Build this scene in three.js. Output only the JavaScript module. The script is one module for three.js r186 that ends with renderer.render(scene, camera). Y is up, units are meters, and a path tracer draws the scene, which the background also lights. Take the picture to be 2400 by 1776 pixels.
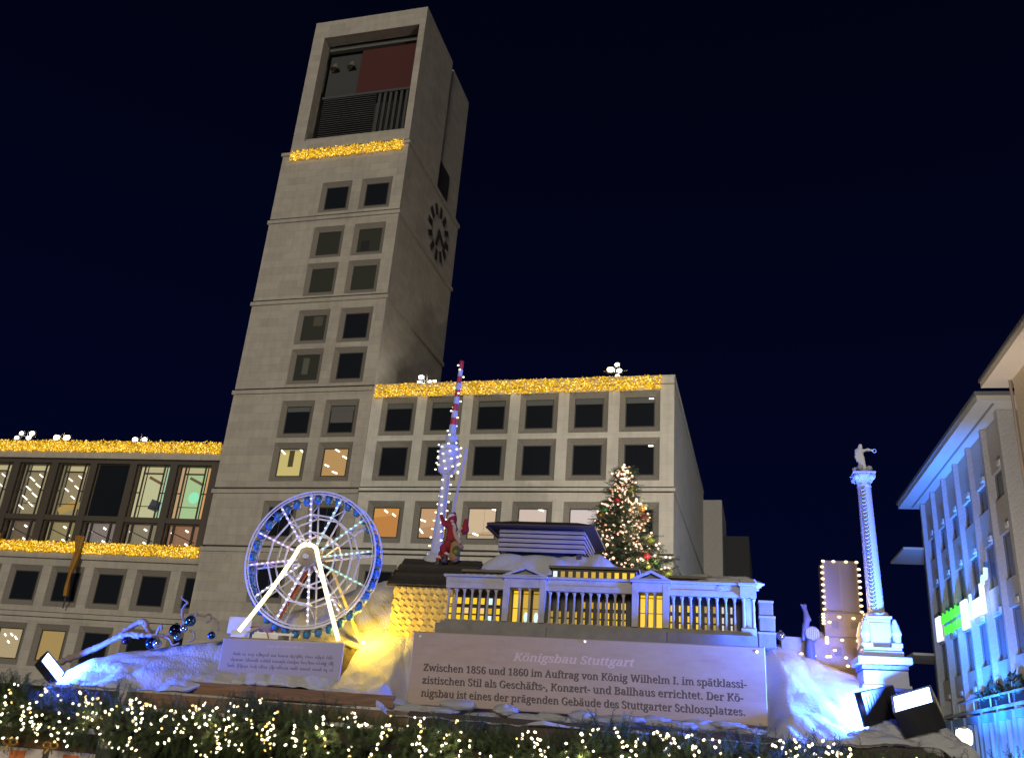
import * as THREE from 'three';
import { mergeGeometries } from 'three/addons/utils/BufferGeometryUtils.js';
import { RoundedBoxGeometry } from 'three/addons/geometries/RoundedBoxGeometry.js';
import { MarchingCubes } from 'three/addons/objects/MarchingCubes.js';
import { ImprovedNoise } from 'three/addons/math/ImprovedNoise.js';
import { RectAreaLightUniformsLib } from 'three/addons/lights/RectAreaLightUniformsLib.js';

// ---------------------------------------------------------------- camera, sky, sun, exposure
RectAreaLightUniformsLib.init();
const W = 1024, H = 757, rad = Math.PI / 180;
const scene = new THREE.Scene();
const camera = new THREE.PerspectiveCamera(45.86, W / H, 0.1, 400);
const PITCH = 22.328 * rad, ROLL = 4.636 * rad;
camera.position.set(0, 2, 0);
camera.up.set(-Math.sin(ROLL), Math.cos(ROLL) * Math.cos(PITCH), Math.cos(ROLL) * Math.sin(PITCH));
camera.lookAt(0, 2 + Math.sin(PITCH), -Math.cos(PITCH));
const renderer = new THREE.WebGLRenderer({ antialias: true });
renderer.setSize(W, H);
renderer.toneMapping = THREE.LinearToneMapping;
renderer.toneMappingExposure = 1.0;
renderer.shadowMap.enabled = true;
{ // clear night sky: deep navy, a little lighter and bluer towards the roofs of the town
  const w = 64, h = 64, d = new Float32Array(w * h * 4);
  for (let y = 0; y < h; y++) {
    const up = Math.max(0, ((y + 0.5) / h - 0.5) * 2), k = Math.pow(1 - up, 2.2);
    for (let x = 0; x < w; x++) d.set([0.0004 + 0.0005 * k, 0.0007 + 0.0015 * k, 0.0022 + 0.017 * k, 1], (y * w + x) * 4);
  }
  const t = new THREE.DataTexture(d, w, h, THREE.RGBAFormat, THREE.FloatType);
  t.mapping = THREE.EquirectangularReflectionMapping; t.magFilter = t.minFilter = THREE.LinearFilter; t.needsUpdate = true;
  scene.background = t; scene.environment = t;
}
// the even warm light of the lit square behind the camera
const sun = new THREE.DirectionalLight(new THREE.Color().setRGB(1.0, 0.935, 0.82), 1.5);
sun.position.set(-9, 20, 60); sun.target.position.set(0, 8, 0);
sun.castShadow = true; sun.shadow.radius = 26; sun.shadow.mapSize.set(2048, 2048);
Object.assign(sun.shadow.camera, { left: -60, right: 60, top: 60, bottom: -20, near: 1, far: 200 });
scene.add(sun, sun.target);

// ---------------------------------------------------------------- helpers
let seed = 20241;
const rnd = () => { seed = (seed + 0x6D2B79F5) | 0; let t = Math.imul(seed ^ (seed >>> 15), 1 | seed); t = (t + Math.imul(t ^ (t >>> 7), 61 | t)) ^ t; return ((t ^ (t >>> 14)) >>> 0) / 4294967296; };
const rr = (a, b) => a + (b - a) * rnd();
const noise = new ImprovedNoise();
const V = (x, y, z) => new THREE.Vector3(x, y, z);
const lerp = (a, b, t) => a + (b - a) * t;
const C = (r, g, b) => new THREE.Color().setRGB(r, g, b);
const std = (r, g, b, rough = 0.8, o = {}) => new THREE.MeshStandardMaterial({ color: C(r, g, b), roughness: rough, ...o });
const glow = (r, g, b, o = {}) => new THREE.MeshStandardMaterial({ color: C(0.03, 0.03, 0.03), roughness: 0.5, emissive: C(r, g, b), emissiveIntensity: 1, ...o });
const used = {};
const numbered = (n) => { const k = used[n] = (used[n] ?? -1) + 1; return k ? n + '_' + String(k).padStart(3, '0') : n; };
function metreUV(g) {
  if (g.index) g = g.toNonIndexed();
  const p = g.attributes.position, n = p.count, uv = new Float32Array(n * 2), a = V(), b = V(), c = V();
  for (let i = 0; i < n; i += 3) {
    a.fromBufferAttribute(p, i); b.fromBufferAttribute(p, i + 1); c.fromBufferAttribute(p, i + 2);
    const nx = Math.abs((b.y - a.y) * (c.z - a.z) - (b.z - a.z) * (c.y - a.y)), ny = Math.abs((b.z - a.z) * (c.x - a.x) - (b.x - a.x) * (c.z - a.z)), nz = Math.abs((b.x - a.x) * (c.y - a.y) - (b.y - a.y) * (c.x - a.x));
    [a, b, c].forEach((v, k) => { const q = nx > ny && nx > nz ? [v.z, v.y] : ny > nz ? [v.x, v.z] : [v.x, v.y]; uv[(i + k) * 2] = q[0]; uv[(i + k) * 2 + 1] = q[1]; });
  }
  g.setAttribute('uv', new THREE.BufferAttribute(uv, 2));
  return g;
}
const merge = (gs) => { const list = gs.map((g) => { g = g.index ? g.toNonIndexed() : g.clone(); if (!g.attributes.normal) g.computeVertexNormals(); for (const k of Object.keys(g.attributes)) if (!['position', 'normal', 'uv'].includes(k)) g.deleteAttribute(k); g.clearGroups(); return g; }); return list.length === 1 ? list[0] : mergeGeometries(list); };
const box = (w, h, d, x = 0, y = 0, z = 0) => new THREE.BoxGeometry(w, h, d).translate(x, y, z);
const boxes = (x0, x1, y0, y1, z0, z1) => metreUV(box(x1 - x0, y1 - y0, z1 - z0, (x0 + x1) / 2, (y0 + y1) / 2, (z0 + z1) / 2));
const rbox = (w, h, d, r, x = 0, y = 0, z = 0) => metreUV(new RoundedBoxGeometry(w, h, d, 2, r).translate(x, y, z));
function rod(a, b, r0, r1 = r0, seg = 8) {
  a = V(...a); b = V(...b); const l = a.distanceTo(b);
  return new THREE.CylinderGeometry(r1, r0, l, seg).applyQuaternion(new THREE.Quaternion().setFromUnitVectors(V(0, 1, 0), b.clone().sub(a).normalize())).translate((a.x + b.x) / 2, (a.y + b.y) / 2, (a.z + b.z) / 2);
}
const bar = (a, b, w, h) => { // rectangular bar
  a = V(...a); b = V(...b); const l = a.distanceTo(b);
  return new THREE.BoxGeometry(w, l, h).applyQuaternion(new THREE.Quaternion().setFromUnitVectors(V(0, 1, 0), b.clone().sub(a).normalize())).translate((a.x + b.x) / 2, (a.y + b.y) / 2, (a.z + b.z) / 2);
};
const tube = (pts, r, n = 40, seg = 8, closed = false) => new THREE.TubeGeometry(new THREE.CatmullRomCurve3(pts.map((p) => V(...p)), closed), n, r, seg, closed);
const lathe = (pts, seg = 24) => new THREE.LatheGeometry(pts.map((p) => new THREE.Vector2(...p)), seg);
function part(name, geo, mat, parent, label) {
  const m = new THREE.Mesh(Array.isArray(geo) ? merge(geo) : geo, mat); m.name = name; m.castShadow = m.receiveShadow = true;
  if (label) m.userData.label = label;
  parent.add(m); return m;
}
function tag(o, label, category, group, kind) { if (label) o.userData.label = label; if (category) o.userData.category = category; if (group) o.userData.group = group; if (kind) o.userData.kind = kind; return o; }
function thing(name, label, category, pos = [0, 0, 0], turn = 0, group) {
  const o = new THREE.Group(); o.name = numbered(name); o.position.set(...pos); o.rotation.y = turn; scene.add(o);
  return tag(o, label, category, group);
}
function copies(name, geo, mat, mats, parent, colors) {
  const m = new THREE.InstancedMesh(geo, mat, mats.length); m.name = name; m.userData.kind = 'stuff'; m.castShadow = m.receiveShadow = true;
  mats.forEach((x, i) => { m.setMatrixAt(i, x); if (colors) m.setColorAt(i, colors[i]); });
  parent.add(m); return m;
}
const M4 = (x, y, z, q, s = 1) => new THREE.Matrix4().compose(V(x, y, z), q ?? new THREE.Quaternion(), typeof s === 'number' ? V(s, s, s) : s);
// smooth body from tapered capsules [a, b, radius at a, radius at b]
function blob(bones, cell, k = 0.02) {
  const lo = V(1e9, 1e9, 1e9), hi = V(-1e9, -1e9, -1e9);
  const bs = bones.map(([a, b, ra, rb]) => ({ a: V(...a), d: V(...b).sub(V(...a)), ra, rb: rb ?? ra }));
  for (const [a, b, ra, rb] of bones) for (const [p, r] of [[a, ra], [b, rb ?? ra]]) for (let i = 0; i < 3; i++) { lo.setComponent(i, Math.min(lo.getComponent(i), p[i] - r)); hi.setComponent(i, Math.max(hi.getComponent(i), p[i] + r)); }
  const c = lo.clone().add(hi).multiplyScalar(0.5), half = Math.max(hi.x - lo.x, hi.y - lo.y, hi.z - lo.z) / 2 + 3 * cell, res = Math.min(110, Math.ceil(2 * half / cell));
  const mc = new MarchingCubes(res, new THREE.MeshBasicMaterial(), false, false, 120000); mc.isolation = 0;
  const p = V(), q = V(), h2 = res / 2;
  for (let z = 0; z < res; z++) for (let y = 0; y < res; y++) for (let x = 0; x < res; x++) {
    p.set((x - h2) / h2, (y - h2) / h2, (z - h2) / h2).multiplyScalar(half).add(c);
    let s = 0;
    for (const b of bs) { q.copy(p).sub(b.a); const t = Math.min(1, Math.max(0, q.dot(b.d) / Math.max(b.d.lengthSq(), 1e-12))); q.addScaledVector(b.d, -t); s += Math.exp(-(q.length() - (b.ra + (b.rb - b.ra) * t)) / k); }
    mc.field[x + y * res + z * res * res] = -Math.max(-5, Math.min(5, -k * Math.log(Math.max(s, 1e-30))));
  }
  mc.update();
  const g = new THREE.BufferGeometry(), n = mc.count;
  g.setAttribute('position', new THREE.BufferAttribute(mc.positionArray.slice(0, n * 3), 3));
  g.setAttribute('normal', new THREE.BufferAttribute(mc.normalArray.slice(0, n * 3), 3));
  g.setAttribute('uv', new THREE.BufferAttribute(new Float32Array(n * 2), 2));
  return g.scale(half, half, half).translate(c.x, c.y, c.z);
}
function canvasTex(w, h, draw, srgb = true) {
  const c = document.createElement('canvas'); c.width = w; c.height = h; draw(c.getContext('2d'), w, h);
  const t = new THREE.CanvasTexture(c); t.wrapS = t.wrapT = THREE.RepeatWrapping; if (srgb) t.colorSpace = THREE.SRGBColorSpace; return t;
}
function dataTex(w, h, fn, srgb = false) { // fn -> [r,g,b] 0..1
  const d = new Uint8Array(w * h * 4);
  for (let y = 0; y < h; y++) for (let x = 0; x < w; x++) { const q = fn(x / w, y / h); for (let i = 0; i < 3; i++) d[(y * w + x) * 4 + i] = Math.max(0, Math.min(255, q[i] * 255)); d[(y * w + x) * 4 + 3] = 255; }
  const t = new THREE.DataTexture(d, w, h); t.wrapS = t.wrapT = THREE.RepeatWrapping; t.magFilter = t.minFilter = THREE.LinearFilter; if (srgb) t.colorSpace = THREE.SRGBColorSpace; t.needsUpdate = true; return t;
}
const fbm = (x, y, z, o = 4) => { let s = 0, a = 0.5; for (let i = 0; i < o; i++) { s += a * noise.noise(x, y, z); x *= 2.03; y *= 2.03; z *= 2.03; a *= 0.5; } return s; };

// ---------------------------------------------------------------- materials
const hash2 = (i, j) => { const s = Math.sin(i * 127.1 + j * 311.7) * 43758.5453; return s - Math.floor(s); };
function stoneMaps(P, course, len, vary, joint) { // P metres per repeat; blocks in running bond
  const rows = Math.round(P / course), cols = Math.round(P / len), N = 768;
  const cell = (u, v) => { const r = Math.floor(v * rows), f = v * rows - r, o = (r % 2) * 0.5 + hash2(r, 9) * 0.3, uu = ((u * cols + o) % cols + cols) % cols, c = Math.floor(uu); return [r, c, uu - c, f]; };
  const edge = (u, v) => { const [, , fx, fy] = cell(u, v); const d = Math.min(Math.min(fx, 1 - fx) * len, Math.min(fy, 1 - fy) * course); return Math.min(1, d / 0.022); };
  const map = dataTex(N, N, (u, v) => { const [r, c] = cell(u, v), e = edge(u, v); const n = fbm(u * 22, v * 22, 3.3) * 0.12 + fbm(u * 60, v * 14, 8) * 0.06; const stain = fbm(u * 34, v * 2.2, 5, 3) * 0.13 + fbm(u * 3, v * 3, 9, 3) * 0.12; const t = (0.9 + (hash2(r + 3, c) - 0.5) * vary + n + stain) * (1 - joint * (1 - e)); return [t, t * (0.985 + 0.02 * hash2(c, r)), t * (0.95 + 0.05 * hash2(c + 5, r))]; });
  const bump = dataTex(N, N, (u, v) => { const b = edge(u, v) * 0.8 + fbm(u * 40, v * 40, 1) * 0.2 + 0.1; return [b, b, b]; });
  for (const t of [map, bump]) t.repeat.set(1 / P, 1 / P);
  return { map, bumpMap: bump, bumpScale: 0.012 };
}
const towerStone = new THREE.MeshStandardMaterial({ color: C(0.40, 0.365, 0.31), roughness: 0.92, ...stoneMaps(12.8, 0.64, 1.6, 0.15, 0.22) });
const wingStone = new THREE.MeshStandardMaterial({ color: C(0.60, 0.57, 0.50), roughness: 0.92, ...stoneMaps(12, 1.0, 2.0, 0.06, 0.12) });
const speck = dataTex(256, 256, (u, v) => { const t = 0.86 + fbm(u * 18, v * 18, 4) * 0.3 + fbm(u * 70, v * 70, 2, 2) * 0.14; return [t, t, t]; });
speck.repeat.set(0.5, 0.5);
const mat = {
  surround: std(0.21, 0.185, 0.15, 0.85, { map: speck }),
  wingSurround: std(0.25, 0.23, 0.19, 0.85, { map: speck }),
  bronze: std(0.075, 0.06, 0.045, 0.55, { metalness: 0.3 }),
  darkFrame: std(0.03, 0.027, 0.025, 0.5),
  shadowGap: std(0.06, 0.055, 0.045, 0.95),
  darkPane: new THREE.MeshPhysicalMaterial({ color: C(0.012, 0.014, 0.018), roughness: 0.08, specularIntensity: 0.6 }),
  blindPane: new THREE.MeshPhysicalMaterial({ color: C(0.036, 0.04, 0.03), roughness: 0.3 }),
  glass: new THREE.MeshPhysicalMaterial({ color: C(1, 1, 1), roughness: 0.02, transmission: 1, thickness: 0 }),
  lampWhite: glow(4, 3.7, 3.1), lampCool: glow(3.4, 3.7, 4),
};
// ---------------------------------------------------------------- ground
{
  const paving = new THREE.MeshStandardMaterial({ color: C(0.14, 0.13, 0.12), roughness: 0.85, ...stoneMaps(4, 0.5, 0.5, 0.25, 0.4) });
  const g = new THREE.PlaneGeometry(600, 600, 1, 1).rotateX(-Math.PI / 2);
  tag(part('paved_square', metreUV(g), paving, scene), 'grey stone paving of the market square', 'paving', null, 'structure');
}

// ---------------------------------------------------------------- town hall (own axes: x along the front, z out of it)
const HALL = -16.717 * rad;
const hallAt = (x, y, z) => { const c = Math.cos(HALL), s = Math.sin(HALL); return [-9.379 + c * x + s * z, y, -59.034 - s * x + c * z]; };
const hall = thing('town_hall', 'pale stone town hall with square clock tower and flat roofed wings', 'town hall', hallAt(0, 0, 0), HALL);
const LW = 4.217 * rad, LWX = -11.586, LWZ = -0.3; // the glazed left wing is turned a little
const lwPlace = (m) => { m.position.set(LWX, 0, LWZ); m.rotation.y = LW; return m; };

function wall(x0, x1, y0, y1, holes, depth) {
  const s = new THREE.Shape([[x0, y0], [x1, y0], [x1, y1], [x0, y1]].map((p) => new THREE.Vector2(...p)));
  for (const [a, b, c, d] of holes) s.holes.push(new THREE.Path([[a, c], [a, d], [b, d], [b, c]].map((p) => new THREE.Vector2(...p))));
  return new THREE.ExtrudeGeometry(s, { depth, bevelEnabled: false }).translate(0, 0, -depth);
}
function splay(w, h, iw, ih, d, z0 = 0) { // sloping stone surround from the outer to the inner opening
  const o = [[-w / 2, 0], [w / 2, 0], [w / 2, h], [-w / 2, h]], dy = (h - ih) / 2, i = [[-iw / 2, dy], [iw / 2, dy], [iw / 2, dy + ih], [-iw / 2, dy + ih]], p = [];
  for (let k = 0; k < 4; k++) { const n = (k + 1) % 4; const A = [...o[k], z0], B = [...o[n], z0], D = [...i[k], z0 - d], E = [...i[n], z0 - d]; p.push(...A, ...B, ...E, ...A, ...E, ...D); }
  const g = new THREE.BufferGeometry(); g.setAttribute('position', new THREE.BufferAttribute(new Float32Array(p), 3)); g.computeVertexNormals(); return metreUV(g);
}
const ring = (w, h, t, d, y = 0) => merge([box(w, t, d, 0, y + t / 2), box(w, t, d, 0, y + h - t / 2), box(t, h - 2 * t, d, -w / 2 + t / 2, y + h / 2), box(t, h - 2 * t, d, w / 2 - t / 2, y + h / 2)]);
const WIN = { w: 2.62, h: 2.82, iw: 1.92, ih: 2.06 };
const winGeo = { splay: splay(WIN.w, WIN.h, WIN.iw, WIN.ih, 0.2, -0.03), frame: ring(WIN.iw, WIN.ih, 0.07, 0.06).translate(0, 0.38, -0.25), pane: box(WIN.iw - 0.13, WIN.ih - 0.13, 0.02, 0, WIN.h / 2, -0.26), glowPanel: box(WIN.iw + 0.1, WIN.ih + 0.1, 0.02, 0, WIN.h / 2, -0.40), blind: box(WIN.iw - 0.14, 0.42, 0.03, 0, 2.24, -0.235) };
const glowMats = {};
const glowMat = (c) => glowMats[c.join()] ??= glow(...c);
function window_(x, y, surround, o = {}) {
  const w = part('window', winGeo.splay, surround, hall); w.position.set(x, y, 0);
  if (o.place) { const c = Math.cos(LW), s = Math.sin(LW); w.position.set(LWX + c * x, y, LWZ - s * x); w.rotation.y = LW; }
  part('frame', winGeo.frame, mat.darkFrame, w);
  if (o.lit) {
    part('pane', winGeo.pane, mat.glass, w);
    part('window_glow', winGeo.glowPanel, glowMat(o.lit), w);
    if (o.ceil) part('window_glow', new THREE.ShapeGeometry(new THREE.Shape([[-0.98, 2.46], [0.98, 2.46], [0.98, o.ceil[3] + 0.25], [-0.98, o.ceil[3]]].map((p) => new THREE.Vector2(...p)))).translate(0, 0, -0.38), glowMat(o.ceil.slice(0, 3)), w);
    if (o.drapes) for (const [x, ww] of o.drapes) part('curtain', new THREE.CylinderGeometry(ww / 2, ww / 2, 2.05, 14, 1, true).scale(1, 1, 0.2).translate(x, 1.41, -0.34), std(0.34, 0.2, 0.07, 0.9, { side: THREE.DoubleSide, transparent: false }), w);
    for (const [a, b, l, ang] of o.lamps ?? []) part('ceiling_lamp', new THREE.BoxGeometry(l, 0.09, 0.03).rotateZ(ang), mat.lampWhite, w).position.set(a, b, -0.36);
    for (const [a, b, ww, hh, c] of o.patches ?? []) part('room_wall', box(ww, hh, 0.02, a, b, -0.375), std(...c), w);
  } else {
    part('pane', winGeo.pane, o.blind ? mat.blindPane : mat.darkPane, w);
    if (o.roll) part('blind', winGeo.blind, std(0.09, 0.1, 0.09, 0.8), w);
  }
  return w;
}
{
  const levels = [[0, 13.25], [13.4, 17.35], [17.5, 24.85], [25.0, 32.2], [32.35, 39.55], [39.7, 46.1]];
  const rows = [9.6, 13.72, 17.93, 21.12, 25.24, 28.46, 32.5, 35.78, 39.95];
  const xs = [-6.07, -2.6];
  const D = 0.45;
  levels.forEach(([a, b], i) => {
    const holes = []; rows.forEach((y) => { if (y > a && y < b) xs.forEach((x) => holes.push([x - WIN.w / 2, x + WIN.w / 2, y, y + WIN.h])); });
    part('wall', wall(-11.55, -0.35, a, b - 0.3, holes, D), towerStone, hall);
    part('cornice', boxes(-11.67, i < 3 ? -0.36 : -0.23, b - 0.298, b, i < 3 ? -1 : -12.75, 0.11), towerStone, hall);
    if (i) part('joint', boxes(-11.42, -0.48, a - 0.148, a - 0.002, -12.3, -0.13), mat.shadowGap, hall);
    part('side_wall', boxes(-11.548, -0.352, a, b - 0.3, -12.6, -D - 0.002), towerStone, hall);
  });
  rows.forEach((y, r) => xs.forEach((x, k) => {
    const o = {};
    if (r === 2 && k === 0) Object.assign(o, { lit: [0.58, 0.47, 0.16], ceil: [0.46, 0.35, 0.11, 2.12], lamps: [[-0.75, 2.25, 0.5, -0.7], [0.75, 2.28, 0.5, -0.7]], patches: [[-0.02, 1.75, 0.4, 1.2, [0.12, 0.1, 0.04]]] });
    if (r === 2 && k === 1) Object.assign(o, { lit: [0.46, 0.26, 0.085], lamps: [[0, 2.32, 0.42, -0.5], [0.68, 1.8, 0.46, -0.45], [-0.62, 1.22, 0.36, -0.4], [0.05, 0.72, 0.42, -0.35]] });
    if ([6, 7, 5].includes(r) && !(r === 5 && k === 1)) o.blind = true;
    if (r === 4 && k === 0) o.blind = true;
    if (r === 3) o.roll = true;
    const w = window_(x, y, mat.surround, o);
    if (r === 3 && k === 1) part('blind', box(1.7, 1.1, 0.02, 0, 1.7, -0.245), std(0.1, 0.09, 0.085, 0.7), w);
    if (r === 4 && k === 0) part('curtain', box(0.5, 1.3, 0.02, -0.1, 1.5, -0.245), std(0.1, 0.1, 0.075, 0.9), w);
    if (r === 5 && k === 0) part('curtain', box(0.8, 0.8, 0.02, 0.3, 1.95, -0.245), std(0.08, 0.075, 0.055, 0.9), w);
    if (r === 7 && k === 1) part('curtain', box(0.7, 0.85, 0.02, -0.3, 0.95, -0.245), std(0.012, 0.012, 0.015, 0.9), w);
    if (r === 0 || r === 1) part('glazing_bar', box(0.05, 1.95, 0.04, 0, 1.4, -0.24), mat.darkFrame, w);
  }));
  // belfry: stone frame round a dark screen
  part('belfry_frame', wall(-10.95, -0.4, 46.25, 60.05, [[-9.85, -0.95, 47.2, 58.2]], 1.1), towerStone, hall);
  part('belfry_wall', boxes(-10.945, -10.3, 46.25, 60.04, -12.3, -1.102), towerStone, hall);
  part('belfry_wall', boxes(-1.0, -0.405, 46.25, 60.04, -6.8, -1.102), towerStone, hall);
  part('belfry_wall', boxes(-4.2, -0.62, 46.25, 60.0, -12.4, -7.7), towerStone, hall);
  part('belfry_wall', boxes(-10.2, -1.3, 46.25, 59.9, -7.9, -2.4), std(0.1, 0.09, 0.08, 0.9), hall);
  part('belfry_ledge', boxes(-9.9, -0.9, 47.15, 47.5, -1.0, -0.2), towerStone, hall);
  part('red_panel', boxes(-6.75, -1.35, 52.9, 57.7, -1.62, -1.5), std(0.07, 0.010, 0.008, 0.8, { map: speck }), hall, 'large dark red square panel inside the belfry');
  part('belfry_screen', boxes(-9.9, -6.85, 52.9, 57.7, -1.9, -1.8), std(0.035, 0.037, 0.036, 0.7), hall);
  part('lintel', boxes(-9.86, -0.95, 57.72, 58.1, -1.6, -1.2), std(0.11, 0.115, 0.1, 0.9), hall);
  for (let k = 0; k < 22; k++) part('slat', box(5.0, 0.06, 0.2, -7.2, 47.8 + k * 0.225, -1.55), std(0.05, 0.048, 0.05, 0.7), hall);
  for (let k = 0; k < 7; k++) part('post', box(0.24, 5, 0.25, -4.4 + k * 0.5, 50.1, -1.6), std(0.042, 0.042, 0.04, 0.7), hall);
  part('rail', boxes(-9.86, -0.96, 52.62, 52.86, -1.7, -1.4), std(0.05, 0.05, 0.05, 0.7), hall);
  for (const x of [-9.2, -7.6]) part('bell', lathe([[0, 0.7], [0.12, 0.68], [0.24, 0.5], [0.3, 0.2], [0.42, 0]], 16).translate(x, 55.9, -1.55), std(0.42, 0.38, 0.3, 0.35, { metalness: 0.7 }), hall);
  // dark louvre at the foot of the recess on the flank
  part('louvre', boxes(-1.2, -0.55, 46.15, 49.4, -9.7, -7.0), mat.darkFrame, hall);
  // clock on the right flank: twelve bars and two hands
  const cy = 42.45, cz = -8.1, cx = -0.33;
  for (let k = 0; k < 12; k++) { const a = k * Math.PI / 6; part('hour_mark', box(0.12, 0.95, 0.5).translate(0, 2.05, 0).rotateX(a).translate(cx, cy, cz), mat.darkFrame, hall); }
  part('clock_hand', box(0.1, 1.5, 0.42).translate(0, 0.55, 0).rotateX(-195 * rad).translate(cx + 0.05, cy, cz), mat.darkFrame, hall);
  part('clock_hand', box(0.1, 2.0, 0.34).translate(0, 0.7, 0).rotateX(-118 * rad).translate(cx + 0.12, cy, cz), mat.darkFrame, hall);
}
{ // right wing
  const levels = [[0, 12.95], [13.4, 17.15], [17.55, 24.9]], rows = [9.5, 13.74, 17.95, 21.16], X0 = 1.78, dx = 3.345;
  levels.forEach(([a, b], i) => {
    const holes = []; rows.forEach((y) => { if (y > a && y < b) for (let k = 0; k < 6; k++) { const x = X0 + k * dx; holes.push([x - WIN.w / 2, x + WIN.w / 2, y, y + WIN.h]); } });
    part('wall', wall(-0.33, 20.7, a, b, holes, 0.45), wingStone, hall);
    part('side_wall', boxes(-0.3, 20.698, a, b, -27.6, -0.452), wingStone, hall);
  });
  for (const y of [12.95, 17.15]) {
    part('cornice', boxes(-0.34, 20.8, y + 0.1, y + 0.3, -27.6, 0.08), wingStone, hall);
    for (const [p, q] of [[y + 0.002, y + 0.098], [y + 0.302, y + (y < 14 ? 0.448 : 0.398)]]) part('joint', boxes(-0.34, 20.58, p, q, -27.5, -0.12), mat.shadowGap, hall);
  }
  part('parapet', boxes(-0.2, 20.75, 24.902, 25.0, -27.6, 0.05), wingStone, hall);
  part('joint', boxes(-0.3, 20.706, 24.36, 24.44, -27.58, 0.006), std(0.2, 0.18, 0.15, 0.95), hall);
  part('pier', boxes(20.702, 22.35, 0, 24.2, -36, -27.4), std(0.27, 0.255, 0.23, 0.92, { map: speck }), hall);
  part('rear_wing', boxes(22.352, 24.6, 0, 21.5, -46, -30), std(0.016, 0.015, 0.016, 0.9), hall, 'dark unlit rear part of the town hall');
  rows.forEach((y, r) => { for (let k = 0; k < 6; k++) {
    const o = { };
    if (r === 1 && k === 0) Object.assign(o, { lit: [0.50, 0.2, 0.035], ceil: [0.62, 0.28, 0.06, 1.75], lamps: [[-0.1, 2.2, 0.3, -0.6], [0.5, 1.95, 0.3, -0.6]] });
    if (r === 1 && k === 1) Object.assign(o, { lit: [0.46, 0.24, 0.10], ceil: [0.54, 0.31, 0.15, 1.1], lamps: [[-0.75, 1.6, 0.4, -0.3], [-0.8, 0.9, 0.4, -0.8]] });
    if (r === 1 && k === 2) Object.assign(o, { lit: [0.50, 0.35, 0.2], ceil: [0.61, 0.45, 0.28, 0.75], patches: [[0, 0.72, 1.9, 0.03, [0.1, 0.07, 0.05]], [0.1, 1.6, 0.012, 1.6, [0.3, 0.2, 0.12]]], lamps: [[0.72, 2.38, 0.4, -0.3], [-0.4, 0.74, 0.4, -0.3]] });
    if (r === 1 && k === 3) Object.assign(o, { lit: [0.66, 0.56, 0.3], ceil: [0.62, 0.49, 0.41, 1.05], lamps: [[0.5, 2.36, 0.36, -0.3], [-0.72, 0.9, 0.5, 0.05]] });
    if (r === 1 && k === 4) Object.assign(o, { lit: [0.66, 0.58, 0.36], ceil: [0.64, 0.53, 0.51, 1.15], lamps: [[-0.1, 1.0, 0.7, 0.05]] });
    if (r === 3) o.roll = true;
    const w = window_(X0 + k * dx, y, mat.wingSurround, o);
    if (r >= 2 && k === 5) part('ceiling_lamp', box(0.3, 0.07, 0.04, 0.72, 2.32, -0.22), mat.lampWhite, w);
  } });
}
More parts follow.
